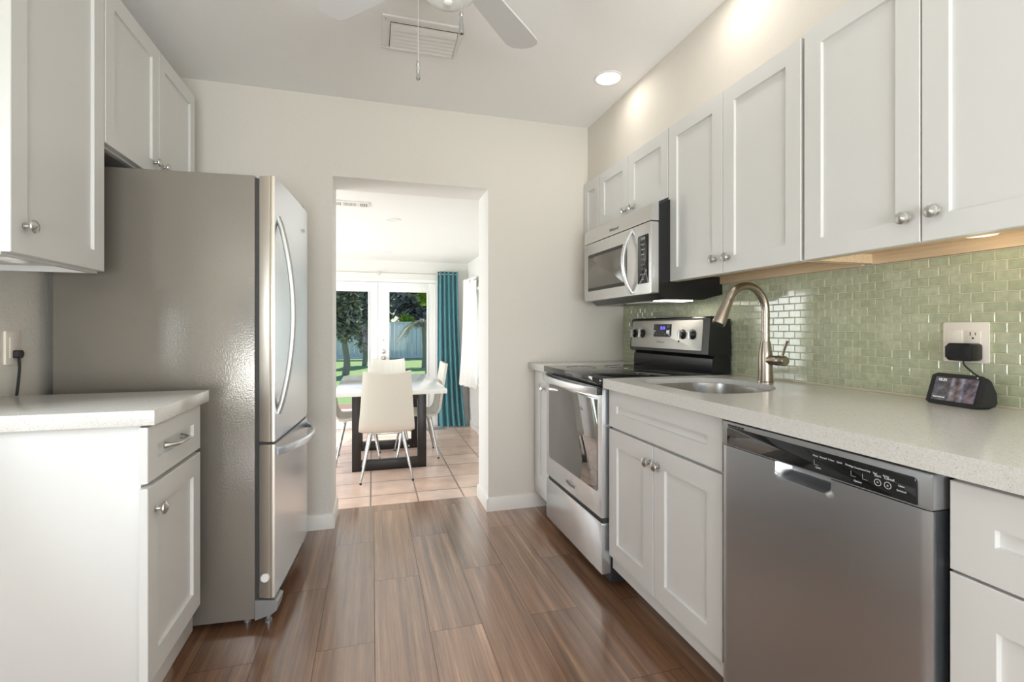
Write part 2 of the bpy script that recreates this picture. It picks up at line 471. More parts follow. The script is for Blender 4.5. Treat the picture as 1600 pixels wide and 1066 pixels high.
def window(n, mapf, w_, h_, mull=()):
    bm = BM()
    def bar(u0, u1, v0, v1): prism(bm, [(u0, v0), (u1, v0), (u1, v1), (u0, v1)], mapf, -.03, .03)
    bar(0, w_, 0, .05); bar(0, w_, h_ - .05, h_); bar(0, .05, .05, h_ - .05); bar(w_ - .05, w_, .05, h_ - .05)
    for m_ in mull: bar(m_ - .025, m_ + .025, .05, h_ - .05)
    o = struct('window_%d' % n, bm, 'door_white')
    g = BM(); prism(g, [(.05, .05), (w_ - .05, .05), (w_ - .05, h_ - .05), (.05, h_ - .05)], mapf, -.004, .004)
    obj('pane', g, 'pane', o); return o
window(1, lambda u, v, d: Vector((XL - .08 + d, wy0 + u, wz0 + v)), wy1 - wy0, wz1 - wz0)
window(2, lambda u, v, d: Vector((-.85 + u, YN - .07 + d, .08 + v)), 2.2, 2.12, (.733, 1.467))  # unseen window, added as the opening for the near fill
# dining room walls
bm = BM()   # right wall with window
ry0, ry1, rz0, rz1 = 4.7, 6.05, .43, 1.62
box(bm, XDR, XDR + .15, YD0, ry0, -.35, ZDC); box(bm, XDR, XDR + .15, ry1, YD1 + .15, -.35, ZDC)
box(bm, XDR, XDR + .15, ry0, ry1, -.35, rz0); box(bm, XDR, XDR + .15, ry0, ry1, rz1, ZDC)
struct('wall_dining_right', bm, 'dining_wall')
window(3, lambda u, v, d: Vector((XDR + .07 + d, ry0 + u, rz0 + v)), ry1 - ry0, rz1 - rz0, (.675,))
bm = BM()
ly0, ly1, lz0, lz1 = 3.6, 6.2, .1, 1.7
box(bm, XDL - .15, XDL, YD0, ly0, -.35, ZDC); box(bm, XDL - .15, XDL, ly1, YD1 + .15, -.35, ZDC)
box(bm, XDL - .15, XDL, ly0, ly1, -.35, lz0); box(bm, XDL - .15, XDL, ly0, ly1, lz1, ZDC)
struct('wall_dining_left', bm, 'dining_wall')
window(4, lambda u, v, d: Vector((XDL - .07 + d, ly0 + u, lz0 + v)), ly1 - ly0, lz1 - lz0, (.87, 1.74))
DX0, DXM, DX1, DZT = -.70, .073, .83, 1.747
bm = BM()
box(bm, XDL, DX0 - .04, YD1, YD1 + .15, -.35, ZDC); box(bm, DX1 + .04, XDR, YD1, YD1 + .15, -.35, ZDC)
box(bm, DX0 - .04, DX1 + .04, YD1, YD1 + .15, DZT + .04, ZDC); box(bm, DX0 - .04, DX1 + .04, YD1, YD1 + .15, -.35, ZD)
struct('wall_dining_far', bm, 'dining_wall')
bm = BM()   # wall behind opening on the dining side is wall_far; frame of the french doors
box(bm, DX0 - .04, DX0, YD1 - .012, YD1 + .15, ZD, DZT + .04); box(bm, DX1, DX1 + .04, YD1 - .012, YD1 + .15, ZD, DZT + .04)
box(bm, DX0, DX1, YD1 - .012, YD1 + .15, DZT, DZT + .04)
struct('trim_1', bm, 'door_white')
def french(n, x0, x1, gx0, gx1, hw):
    bm = BM(); y0, y1 = YD1 + .02, YD1 + .065; z0, z1 = ZD + .006, DZT - .003; gz0, gz1 = .06, 1.635
    box(bm, x0, gx0, y0, y1, z0, z1, .002); box(bm, gx1, x1, y0, y1, z0, z1, .002)
    box(bm, gx0, gx1, y0, y1, z0, gz0, .002); box(bm, gx0, gx1, y0, y1, gz1, z1, .002)
    d = struct('door_%d' % n, bm, 'door_white')
    f = BM()
    for a in ((gx0, gx0 + .02, gz0, gz1), (gx1 - .02, gx1, gz0, gz1), (gx0 + .02, gx1 - .02, gz0, gz0 + .02), (gx0 + .02, gx1 - .02, gz1 - .02, gz1)):
        box(f, a[0], a[1], y0 - .010, y0 + .002, a[2], a[3], .002)
    obj('glass_frame', f, 'door_white', d)
    g = BM(); box(g, gx0, gx1, y0 + .018, y0 + .026, gz0, gz1); obj('pane', g, 'pane', d)
    if hw:
        for nm, z, r in (('flip_lock', .974, .013), ('deadbolt', .825, .029)):
            h = BM(); lathe(h, [(r, 0), (r, .008), (r * .8, .012), (r * .35, .013), (r * .3, .022), (0, .023)], face_mtx((.138, y0, z), (0, -1, 0), (1, 0, 0)), 18); obj(nm, h, 'nickel', d)
        h = BM(); lathe(h, [(.032, 0), (.032, .007), (.012, .010), (.012, .035), (.026, .045), (.028, .055), (.02, .066), (0, .069)], face_mtx((.138, y0, .736), (0, -1, 0), (1, 0, 0)), 18); obj('door_knob', h, 'nickel', d)
french(1, DX0 + .003, DXM - .002, -.60, -.036, False)
french(2, DXM + .002, DX1 - .003, .196, .727, True)
def baseboard(name, runs):
    bm = BM()
    for (x0, y0, x1, y1, ox, oy, z) in runs:      # from, to, outward normal
        mp = lambda u, v, d, x0=x0, y0=y0, x1=x1, y1=y1, ox=ox, oy=oy, z=z: Vector((x0 + (x1 - x0) * d + ox * u, y0 + (y1 - y0) * d + oy * u, z + v))
        prism(bm, [(0, 0), (.013, 0), (.013, .066), (.008, .080), (0, .084)], mp, 0, 1)
    return struct(name, bm, 'trim')
baseboard('baseboard_far', [(-1.1, YF, -.217 - .0, YF, 0, -1, 0), (-.217, YF - .013, -.217, YD0, 1, 0, 0), (.687, YF - .013, .687, YD0, -1, 0, 0), (.687, YF, 1.6, YF, 0, -1, 0)])
baseboard('baseboard_dining', [(XDR, YD0, XDR, YD1, -1, 0, ZD), (DX1 + .04, YD1, XDR, YD1, 0, -1, ZD)])

# ------------------------------------------------------------------ backsplash tile (part of the wall)
def backsplash():
    bm = BM(); lay = bm.loops.layers.color.new('tone')
    z0, z1 = .9145, 1.338; ph, pw, g, th, c = .0278, .0537, .0022, .006, .0016
    xb = XR - .001
    row = 0; z = z1 - ph * 16
    while z < z1 - .003:
        off = pw / 2 if row % 2 else 0
        y = 2.905
        y += off
        while y > -.62:
            ya, yb, za, zb = max(y - pw + g, -.62), min(y, 2.905), max(z, z0), min(z + ph - g, z1)
            if yb - ya > .006 and zb - za > .006:
                t1, t2 = random.gauss(0, .0022), random.gauss(0, .0022)
                A = [(ya, za), (yb, za), (yb, zb), (ya, zb)]; cy, cz = (ya + yb) / 2, (za + zb) / 2
                lo = [bm.verts.new((xb, p, q)) for p, q in A]
                md = [bm.verts.new((xb - th + c, p, q)) for p, q in A]
                hi = []
                for p, q in A:
                    p2, q2 = p + (c if p < cy else -c), q + (c if q < cz else -c)
                    hi.append(bm.verts.new((xb - th - t1 * (p2 - cy) - t2 * (q2 - cz), p2, q2)))
                fs = [bm.faces.new(hi)]
                for a, b in ((lo, md), (md, hi)):
                    for i in range(4): fs.append(bm.faces.new((a[i], a[(i + 1) % 4], b[(i + 1) % 4], b[i])))
                cc = random.random()
                for f in fs:
                    for l in f.loops: l[lay] = (cc, cc, cc, 1)
            y -= pw
        z += ph; row += 1
    box(bm, xb - .0042, xb, -.62, 2.907, z0, z1, mi=1)
    return bm
bs = struct('trim_2', backsplash(), ['glass_tile', 'wall_grout'], angle=15)

# ------------------------------------------------------------------ right wall cabinets
def wall_cab(label, y0, y1, z0, z1, doors, knobs, maple=True):
    """doors: list of (ya,yb); knobs: (y,z) per door"""
    xf = 1.325
    t = thing('wall_cabinet', label, 'cabinet', ((xf + XR) / 2, (y0 + y1) / 2, z0))
    bm = BM(); xb = xf + .021; e = .018; zr = z0 + .030
    zb = z0 + .003; box(bm, xb, xb + e, y0, y1, zb, z1); box(bm, xb + e, XR - .002, y0, y0 + e * .8, zr, z1); box(bm, xb + e, XR - .002, y1 - e * .8, y1, zr, z1)
    box(bm, xb + e, XR - .002, y0 + e * .8, y1 - e * .8, z1 - e, z1)
    obj('carcass', bm, 'white_paint', t)
    u = BM(); box(u, xb + e, XR - .002, y0 + e * .8, y1 - e * .8, zr, zr + .01); box(u, XR - .022, XR - .006, y0 + e * .8, y1 - e * .8, z0 - .004, zr)
    box(u, xb, xb + e, y0, y1, z0, z0 + .0028); box(u, xb + e, xb + e + .002, y0 + e * .8, y1 - e * .8, z0, zr)
    for yy in (y0, y1 - e * .8): box(u, xb + e, XR - .022, yy, yy + e * .8, z0, zr)
    obj('underside', u, 'maple' if maple else 'white_paint', t)['label'] = 'maple wood underside'
    for (ya, yb), (ky, kz) in zip(doors, knobs):
        d = obj('door', shaker(map_right(xf + .02, ya, z0 + .001), yb - ya, z1 - z0 - .004), 'white_paint', t)
        if ky is not None: obj('knob', knob_bm((xf, ky, kz), 'R'), 'nickel', t, d)
    return t
ZU, ZT = 1.343, 2.066
wall_cab('white shaker wall cabinet nearest the camera on the right, above the smart display', .53, 1.230, ZU, ZT + .008, [(.532, .883), (.8865, 1.2275)], [(.849, 1.413), (.916, 1.410)])
wall_cab('white shaker two-door wall cabinet above the sink faucet', 1.238, 1.965, ZU, ZT, [(1.2395, 1.6005), (1.6035, 1.9635)], [(1.570, 1.403), (1.644, 1.405)])
wall_cab('short white shaker wall cabinet directly above the microwave', 1.967, 2.681, 1.738, ZT, [(1.9685, 2.3355), (2.3385, 2.6795)], [(2.284, 1.768), (2.366, 1.769)], False)
wall_cab('narrow single-door white wall cabinet in the corner left of the microwave', 2.683, 2.905, 1.315, ZT, [(2.6845, 2.9035)], [(None, None)], False)
def puck(x, y, z, label, r=.036):
    t = thing('puck_light', label, 'light', (x, y, z))
    bm = BM(); lathe(bm, [(r * .72, 0), (r * .74, -.006), (r * .9, -.009), (r, -.006), (r, 0)], Matrix.Translation((x, y, z)), 28); obj('ring', bm, 'plastic_white', t)
    b2 = BM(); lathe(b2, [(0, -.0045), (r * .7, -.0045), (r * .7, -.001)], Matrix.Translation((x, y, z)), 24); obj('lens', b2, 'frost', t)
puck(1.50, .86, ZU + .030, 'round puck light set under the wall cabinet above the smart display')
add_light('puck_glow', 'POINT', (1.50, .86, ZU - .010), .18, (1, .80, .52), shadow_soft_size=.03)

# ------------------------------------------------------------------ left wall cabinets
def wall_cab_left(label, y0, y1, z0, z1, doors, knobs, endfill=None):
    xf = -.85
    t = thing('wall_cabinet', label, 'cabinet', ((xf + XL) / 2, (y0 + y1) / 2, z0))
    bm = BM(); xb = xf - .021; e = .018; zr = z0 + .012
    box(bm, xb - e, xb, y0, y1, z0 - .006, z1); box(bm, XL + .002, xb - e, y0, y0 + e, z0 - .006, z1); box(bm, XL + .002, xb - e, y1 - e, y1, z0 - .006, z1)
    box(bm, XL + .002, xb - e, y0 + e, y1 - e, z1 - e, z1); box(bm, XL + .002, xb - e, y0 + e, y1 - e, zr, zr + .012)
    obj('carcass', bm, 'white_paint', t)
    for (ya, yb), (ky, kz) in zip(doors, knobs):
        d = obj('door', shaker(map_left(xf - .02, ya, z0 + .001), yb - ya, z1 - z0 - .004), 'white_paint', t)
        obj('knob', knob_bm((xf, ky, kz), 'L'), 'nickel', t, d)
    return t
wall_cab_left('tall white shaker wall cabinet hanging on the left wall beside the refrigerator', 1.478, 1.909, 1.313, 2.284, [(1.476, 1.907)], [(1.525, 1.386)])
wall_cab_left('shallow white two-door wall cabinet high above the refrigerator', 1.913, 2.755, 1.742, 2.284, [(1.914, 2.331), (2.334, 2.753)], [(2.285, 1.800), (2.375, 1.808)])
puck(-.985, 1.72, 1.325, 'round puck light under the left wall cabinet above the left counter', .036)

# ------------------------------------------------------------------ right base run
CT = .914; XF = .965
def base_cab(label, y0, y1, drawers, doors, knobs, name='base_cabinet', toe=True):
    t = thing(name, label, 'cabinet', ((XF + XR) / 2, (y0 + y1) / 2, 0))
    bm = BM(); xb = XF + .021
    # open shell: sides, floor, back, face frame (keeps the sink bowl free)
    box(bm, xb, XR - .002, y0, y0 + .016, .105, .872); box(bm, xb, XR - .002, y1 - .016, y1, .105, .872)
    box(bm, xb, XR - .002, y0 + .016, y1 - .016, .105, .121); box(bm, XR - .02, XR - .002, y0 + .016, y1 - .016, .121, .872)
    box(bm, xb, xb + .018, y0 + .016, y1 - .016, .121, .872)
    obj('carcass', bm, 'white_paint', t)
    if toe:
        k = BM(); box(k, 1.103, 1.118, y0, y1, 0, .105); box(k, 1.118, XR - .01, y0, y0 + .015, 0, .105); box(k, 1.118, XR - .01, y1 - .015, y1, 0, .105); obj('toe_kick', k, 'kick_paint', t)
    for (ya, yb, za, zb) in drawers:
        obj('drawer', shaker(map_right(XF + .02, ya, za), yb - ya, zb - za, rv=.062, ru=.064), 'white_paint', t)
    for (ya, yb, za, zb), kn in zip(doors, knobs):
        d = obj('door', shaker(map_right(XF + .02, ya, za), yb - ya, zb - za, ru=.066, rv=.068), 'white_paint', t)
        if kn: obj('knob', knob_bm((XF, kn[0], kn[1]), 'R'), 'nickel', t, d)
    return t
base_cab('white sink base cabinet between the stove and the dishwasher', 1.165, 1.866, [(1.169, 1.861, .713, .868)], [(1.169, 1.522, .165, .703), (1.526, 1.861, .165, .703)], [(1.492, .642), (1.550, .642)])
base_cab('white base cabinet with a wide drawer to the right of the dishwasher', -.10, .600, [(-.098, .5985, .708, .862)], [(-.098, .2485, .165, .703), (.2515, .5985, .165, .703)], [(.28, .642), (.22, .642)])
t = base_cab('slim white filler cabinet squeezed between the stove and the far wall', 2.585, 2.908, [], [(2.587, 2.83, .165, .868)], [None])
obj('knob', knob_bm((XF, 2.665, .775), 'R'), 'nickel', t)

SINK = [(1.03, 1.41)]
def sink_outline(x0, x1, y0, y1, rs, n=8): return rrect(x0, x1, y0, y1, rs, n)
SO = sink_outline(1.035, 1.438, 1.312, 1.785, [.13, .10, .10, .24])      # corner order: (x1,y1),(x0,y1),(x0,y0),(x1,y0)
def slab_with_hole(outer, hole, z0, z1):
    bm = BM(); lay = {}
    def loop(pts, z): return [bm.verts.new((x, y, z)) for x, y in pts]
    for z in (z0, z1):
        o_, h_ = loop(outer, z), loop(hole, z); lay[z] = (o_, h_)
        es = []
        for l in (o_, h_):
            for i in range(len(l)): es.append(bm.edges.new((l[i], l[(i + 1) % len(l)])))
        bmesh.ops.triangle_fill(bm, edges=es, use_beauty=True)
    for k in (0, 1):
        a, b = lay[z0][k], lay[z1][k]
        for i in range(len(a)): bm.faces.new((a[i], a[(i + 1) % len(a)], b[(i + 1) % len(a)], b[i]))
    return bm
cbm = slab_with_hole([(.94, -.6), (XR - .008, -.6), (XR - .008, 1.868), (.94, 1.868)], SO, CT - .020, CT)
box(cbm, .94, .985, -.6, 1.868, CT - .040, CT - .0199)
single('countertop', cbm, 'quartz', 'long speckled white quartz countertop around the sink on the right', 'countertop', angle=25)
bm = BM(); box(bm, .945, XR - .008, 2.582, 2.905, CT - .040, CT, .002)
single('countertop', bm, 'quartz', 'small piece of white quartz countertop in the far corner beyond the stove', 'countertop')
def sink():
    bm = BM(); rings = []
    for inset, z in ((-.014, CT - .0205), (0, CT - .021), (.003, CT - .045), (.012, CT - .20), (.05, CT - .215), (.17, CT - .22)):
        o = sink_outline(1.035 + inset, 1.438 - inset, 1.312 + inset, 1.785 - inset, [max(.13 - inset, .02), max(.10 - inset, .02), max(.10 - inset, .02), max(.24 - inset, .03)])
        rings.append([bm.verts.new((x, y, z)) for x, y in o])
    for a, b in zip(rings, rings[1:]):
        for i in range(len(a)): bm.faces.new((a[i], a[(i + 1) % len(a)], b[(i + 1) % len(a)], b[i]))
    bm.faces.new(rings[-1])
    return bm
t = thing('sink', 'undermount stainless steel sink bowl sunk in the right countertop', 'sink', (1.24, 1.55, CT - .22))
obj('bowl', sink(), 'sink_steel', t, angle=60)
bm = BM(); lathe(bm, [(.040, 0), (.040, .003), (.034, .004), (.030, .001), (0, .001)], Matrix.Translation((1.24, 1.55, CT - .2199)), 24); obj('drain', bm, 'chrome', t)

def faucet():
    x, y, z = 1.482, 1.549, CT
    t = thing('faucet', 'tall gooseneck pull-down faucet in brushed nickel behind the sink', 'faucet', (x, y, z))
    T = Matrix.Translation((x, y, z))
    bm = BM(); lathe(bm, [(.029, 0), (.029, .004), (.0265, .007), (.0255, .045), (.0255, .10), (.0235, .125), (.0185, .155), (.0175, .163)], T, 32); obj('body', bm, 'faucet', t)
    pts = [(x, y, z + .162), (x, y, z + .20), (x, y, z + .262)]
    cx, cz, rr = x - .090, z + .280, .090
    for k in range(0, 19):
        a = R(0 + 155 * k / 18); pts.append((cx + rr * math.cos(a), y, cz + rr * 1.08 * math.sin(a)))
    bm = BM(); sweep(bm, pts, .0152, n=24, up=(0, 1, 0)); obj('spout', bm, 'faucet', t)
    e = Vector(pts[-1]); d = (Vector(pts[-1]) - Vector(pts[-2])).normalized()
    hp = [e - d * .004, e + d * .006, e + d * .012, e + d * .05, e + d * .095, e + d * .104]
    bm = BM(); sweep(bm, hp, [.0150, .0172, .0174, .0205, .0245, .0235], n=24, up=(0, 1, 0)); h = obj('spray_head', bm, 'faucet', t)
    bm = BM(); sweep(bm, [e + d * .1035, e + d * .106], [.0195, .0185], n=24, up=(0, 1, 0)); obj('spray_face', bm, 'black_matte', t, h)
    bm = BM(); s = d.cross(Vector((0, 1, 0))).normalized(); bp = e + d * .045 + s * .019 * (1 if s.x > 0 else -1)
    sweep(bm, [bp - d * .012, bp + d * .012], .006, .004, n=10); obj('button', bm, 'black_matte', t, h)
    bm = BM(); sweep(bm, [(x, y - .018, z + .09), (x, y - .055, z + .09), (x, y - .057, z + .09), (x, y - .092, z + .09), (x, y - .098, z + .09)], [.018, .0185, .0195, .0195, .016], n=24); obj('valve', bm, 'faucet', t)
    bm = BM(); sweep(bm, [(x, y - .080, z + .104), (x, y - .088, z + .13), (x, y - .104, z + .165)], [.0065, .006, .0072], [.0045, .0042, .004], n=12); obj('lever', bm, 'faucet', t)
faucet()

# ------------------------------------------------------------------ dishwasher
def dishwasher():
    y0, y1, xd = .608, 1.160, .941
    t = thing('dishwasher', 'stainless steel dishwasher built in under the right countertop', 'dishwasher', (1.28, .884, 0))
    bm = BM(); box(bm, .985, 1.58, y0, y1, .03, .868); box(bm, 1.0, 1.5, y0 + .05, y0 + .09, 0, .03); box(bm, 1.0, 1.5, y1 - .09, y1 - .05, 0, .03); obj('tub_body', bm, 'black_matte', t)
    # door skin with a scooped pocket under the control strip
    dy0, dy1, dz0, dz1 = y0 + .003, y1 - .022, .115, .803
    bm = BM(); ny, nz = 60, 60; grid = []
    py0, py1, pz = .806, .952, .767
    for j in range(nz + 1):
        row = []
        zz = dz0 + (dz1 - dz0) * (j / nz) ** .6
        for i in range(ny + 1):
            yy = dy0 + (dy1 - dy0) * i / ny
            a = max(0, min(1, min(yy - py0, py1 - yy) / .014)); b = max(0, min(1, (zz - pz) / .018))
            dpt = .034 * (a * a * (3 - 2 * a)) * (b * b * (3 - 2 * b))
            edge = max(0, 1 - min(yy - dy0, dy1 - yy) / .012)
            row.append(bm.verts.new((xd + dpt + .004 * edge * edge, yy, zz)))
        grid.append(row)
    for j in range(nz):
        for i in range(ny): bm.faces.new((grid[j][i], grid[j][i + 1], grid[j + 1][i + 1], grid[j + 1][i]))
    brd = [grid[0][i] for i in range(ny + 1)] + [grid[j][ny] for j in range(1, nz + 1)] + [grid[nz][i] for i in range(ny - 1, -1, -1)] + [grid[j][0] for j in range(nz - 1, 0, -1)]
    bk = [bm.verts.new((.984, v.co.y, v.co.z)) for v in brd]
    for i in range(len(brd)): bm.faces.new((brd[i], brd[(i + 1) % len(brd)], bk[(i + 1) % len(brd)], bk[i]))
    dr = obj('door', bm, 'steel_v', t, angle=50)
    bm = BM(); mp = map_right(.984, 0, 0)
    prism(bm, rrect(y0 + .001, dy1 + .002, .8045, .869, .004), mp, 0, .041, bev=.003)
    cp = obj('control_panel', bm, 'grey_plastic', t)
    bm = BM(); prism(bm, rrect(.634, 1.120, .8075, .8565, [.008, .008, .001, .001]), mp, .0405, .0428, bev=.001); g = obj('black_strip', bm, 'black_glass', t, cp)
    xs = .984 - .0430
    for k in range(5):
        bm = BM(); box(bm, xs - .0004, xs + .001, 1.058 + k * .0122, 1.0672 + k * .0122, .8580, .8625); obj('vent_slot', bm, 'black_matte', t, cp)
    wr = BM()
    def tx(s, y, z, h): join(wr, text_bm(s, h, face_mtx((xs, y, z), (-1, 0, 0), (0, -1, 0))))
    for k, s in enumerate(('Heavy', 'Normal', '1 Hour', 'Quick', 'Rinse')): tx(s, .842 - k * .019, .8445, .0052)
    tx('Cycles', .835, .8195, .005)
    for k, s in enumerate(('High Temp', 'Heated Dry', 'Sani', 'Delay')): tx(s, .752 - k * .021, .8435, .0048)
    tx('Options', .745, .8165, .005); tx('Start', .705, .8400, .0068); tx('Cancel', .683, .8400, .0068)
    tx('Clean', .661, .833, .0048); tx('Sanitized', .661, .824, .0048)
    for y in (.836, .750, .726):
        box(wr, xs, xs + .0005, y - .001, y + .008, .8245, .8250); box(wr, xs, xs + .0005, y + .009, y + .0095, .8245, .8350)
    for y in (.705, .686):
        lathe(wr, [(.0068, 0), (.0068, .0004), (.0058, .0004), (.0058, 0)], face_mtx((xs + .0003, y, .827), (-1, 0, 0), (0, -1, 0)), 20)
        tx('>' if y > .7 else 'x', y, .827, .007)
    obj('writing', wr, 'ink_white', t, cp)
    bm = BM(); box(bm, 1.04, 1.055, y0, y1 - .02, .005, .112); obj('kick_plate', bm, 'black_matte', t)
dishwasher()

# ------------------------------------------------------------------ stove
def stove():
    y0, y1 = 1.876, 2.576; xd = .942
    t = thing('stove', 'freestanding stainless steel stove with black glass cooktop below the microwave', 'stove', (1.28, 2.226, 0))
    bm = BM(); box(bm, .985, 1.60, y0, y1, .035, .885)
    for fx in (1.12, 1.55):
        for fy in (y0 + .04, y1 - .04): lathe(bm, [(.018, 0), (.018, .035)], Matrix.Translation((fx, fy, 0)), 12)
    obj('body', bm, 'black_matte', t)
    bm = BM(); box(bm, .928, 1.50, y0 + .001, y1 - .004, .885, .9175, .004); ct = obj('cooktop', bm, 'black_glass', t)
    for cx, cy, r in ((1.08, 2.05, .10), (1.08, 2.40, .08), (1.33, 2.05, .075), (1.33, 2.40, .10)):
        bm = BM(); lathe(bm, [(r, 0), (r, .0003), (r - .002, .0003), (r - .002, 0), (r, 0)], Matrix.Translation((cx, cy, .9175)), 40); obj('burner_ring', bm, 'ring_print', t, ct)
    # oven door
    mp = map_right(.984, 0, 0)
    bm = BM(); prism(bm, rrect(y0 + .002, y1 - .012, .312, .872, .006), mp, 0, .042, bev=.004); d = obj('oven_door', bm, 'steel_range', t)
    bm = BM(); prism(bm, rrect(1.918, 2.522, .415, .822, .016), mp, .0415, .0432, bev=.0012); obj('window', bm, 'oven_glass', t, d)
    hp = []; n = 18
    for k in range(n + 1):
        f = k / n; yy = y0 + .006 + (y1 - y0 - .020) * f
        hp.append((xd - .012 - .042 * (1 - abs(2 * f - 1) ** 2.2), yy, .857))
    bm = BM(); sweep(bm, hp, .0095, .0165, n=16, sq=.45); h = obj('handle', bm, 'steel_range', t, d)
    for yy in (y0 + .009, y1 - .017):
        bm = BM(); box(bm, xd - .022, xd + .002, yy - .008, yy + .008, .842, .873, .003); obj('handle_mount', bm, 'black_matte', t, d)
    bm = text_bm('Whirlpool', .026, face_mtx((xd - .0006, 2.225, .355), (-1, 0, 0), (0, -1, 0)))
    ringm = BM(); pts = [(xd - .0005, 2.225 + .034 * math.cos(a), .357 + .013 * math.sin(a)) for a in [R(20 + 320 * k / 30) for k in range(31)]]
    sweep(ringm, pts, .0012, .0006, n=6); join(bm, ringm); obj('emblem', bm, 'ink_grey', t, d)
    # drawer below
    bm = BM(); prism(bm, rrect(y0 + .004, y1 - .006, .072, .290, .005), mp, 0, .040, bev=.007); obj('storage_drawer', bm, 'steel_range', t)
    bm = BM(); box(bm, .952, .985, y0 + .01, y1 - .02, .292, .311); obj('door_gap', bm, 'dark_gap', t)
    # backguard: riser and leaning control head
    bm = BM(); prism(bm, [(1.497, .918), (1.50, .985), (1.512, .998), (1.60, .998), (1.60, .90), (1.505, .90)], lambda u, v, dd: Vector((u, dd, v)), y0 + .004, y1 - .006); obj('riser', bm, 'black', t)
    prof = [(1.474, 1.006), (1.487, 1.176), (1.496, 1.184), (1.597, 1.170), (1.602, 1.0), (1.49, .998)]
    bm = BM(); prism(bm, prof, lambda u, v, dd: Vector((u, dd, v)), y0 + .001, y1 - .003); hd = obj('control_head', bm, 'black', t)
    lean = (1.487 - 1.474) / .17
    def fm(u, v, dd): return Vector((1.474 + lean * (v - 1.006) - dd, u, v + lean * dd))
    bm = BM(); prism(bm, rrect(1.925, 2.560, 1.022, 1.168, .006), fm, -.001, .002, bev=.0008); obj('fascia', bm, 'steel_fascia', t, hd)
    bm = BM(); prism(bm, rrect(2.168, 2.330, 1.083, 1.150, .006), fm, .0018, .0035, bev=.0008); ds = obj('display', bm, 'black_glass', t, hd)
    out = Vector((-1, 0, lean)).normalized()
    obj('clock', text_bm('8:24', .024, face_mtx(fm(2.245, 1.128, .0038), out, (0, -1, 0))), 'clock_blue', t, hd)
    def wr(s, y, z, h, lift=.0022): obj('writing', text_bm(s, h, face_mtx(fm(y, z, lift), out, (0, -1, 0))), 'ink_grey', t, hd)
    wr('Whirlpool', 2.262, 1.055, .017)
    for y in (2.523, 2.440, 2.069, 1.992): wr('OFF', y + .002, 1.128, .007)
    for y in (2.30, 2.27, 2.22, 2.19): wr('Bake', y, 1.096, .007, .0037)
    for y in (2.523, 2.440, 2.069, 1.992):
        bm = BM(); mt = face_mtx(fm(y, 1.098, .002), out, (0, -1, 0))
        lathe(bm, [(.0245, 0), (.0245, .004), (.020, .006), (.0185, .018), (.016, .020), (0, .020)], mt, 24)
        k = obj('control_knob', bm, 'black', t, hd)
        # grip bar is part of the knob
        bm = BM(); prism(bm, rrect(-.0055, .0055, -.0235, .0235, .003), lambda u, v, dd, mt=mt: mt @ Vector((u, v, dd)), .018, .027, bev=.001)
        g = obj('knob_grip', bm, 'steel', t, hd)
    bm = BM(); lathe(bm, [(.005, 0), (.005, .003), (0, .003)], face_mtx(fm(2.10, 1.062, .0018), out, (0, -1, 0)), 12); obj('indicator', bm, 'black', t, hd)
stove()

# ------------------------------------------------------------------ microwave
def microwave():
    y0, y1, xd = 1.946, 2.667, 1.222
    t = thing('microwave', 'stainless over-the-range microwave with black sides mounted above the stove', 'microwave', (1.42, 2.31, 1.255))
    bm = BM(); prism(bm, [(1.262, 1.690), (1.262, 1.699), (1.345, 1.734), (1.612, 1.734), (1.612, 1.290), (1.50, 1.262), (1.30, 1.262), (1.258, 1.290)], lambda u, v, dd: Vector((u, dd, v)), y0 + .004, y1 - .004); obj('body', bm, 'black', t)
    bm = BM(); prism(bm, [(xd, 1.623), (1.262, 1.623), (1.262, 1.712), (1.236, 1.703), (xd + .006, 1.690)], lambda u, v, dd: Vector((u, dd, v)), y0, y1, bev=0); obj('top_grille', bm, 'steel', t)
    mp = map_right(1.261, 0, 0)
    bm = BM(); prism(bm, rrect(y0, y1, 1.289, 1.6185, .005), mp, 0, .038, bev=.005); d = obj('door', bm, 'steel', t)
    bm = BM(); prism(bm, rrect(2.165, 2.618, 1.343, 1.556, .008), mp, .0375, .0388, bev=.0008); obj('window', bm, 'mw_window', t, d)
    b2 = BM()
    for a in ((2.165, 2.618, 1.345, 1.362), (2.165, 2.618, 1.538, 1.554)): box(b2, xd - .0003, xd + .001, a[0] + .004, a[1] - .004, a[2], a[3])
    obj('window_border', b2, 'black_glass', t, d)
    bm = BM(); hp = []
    for k in range(21):
        f = k / 20; hp.append((xd + .001 - .050 * math.sin(PI * f) ** .75, 2.118, 1.300 + .305 * f))
    sweep(bm, hp, .013, .008, n=14, sq=.6, up=(1, 0, 0)); obj('handle', bm, 'steel_range', t, d)
    bm = BM(); prism(bm, rrect(1.968, 2.062, 1.338, 1.566, .006), mp, .0375, .0388, bev=.0008); kp = obj('keypad', bm, 'black_glass', t, d)
    wr = BM()
    keys = ['Popcorn', 'Defrost', 'Reheat', '1   2   3', '4   5   6', '7   8   9', 'Off   0   On', 'Start']
    for i, s in enumerate(keys): join(wr, text_bm(s, .0095, face_mtx((xd - .0012, 2.015, 1.522 - .0235 * i), (-1, 0, 0), (0, -1, 0))))
    join(wr, text_bm('12:00', .018, face_mtx((xd - .0012, 2.015, 1.549), (-1, 0, 0), (0, -1, 0))))
    obj('writing', wr, 'ink_white', t, d)
    bm = text_bm('Whirlpool', .024, face_mtx((xd + .0016, 2.305, 1.652), (-1, 0, .09), (0, -1, 0)))
    obj('emblem', bm, 'ink_grey', t)
    bm = BM(); box(bm, 1.33, 1.50, 2.02, 2.10, 1.2595, 1.2625); obj('cooktop_lamp', bm, 'lamp_on', t)
    bm = BM(); box(bm, 1.33, 1.50, 2.18, 2.36, 1.2595, 1.2625); obj('grease_filter', bm, 'steel', t)
microwave()
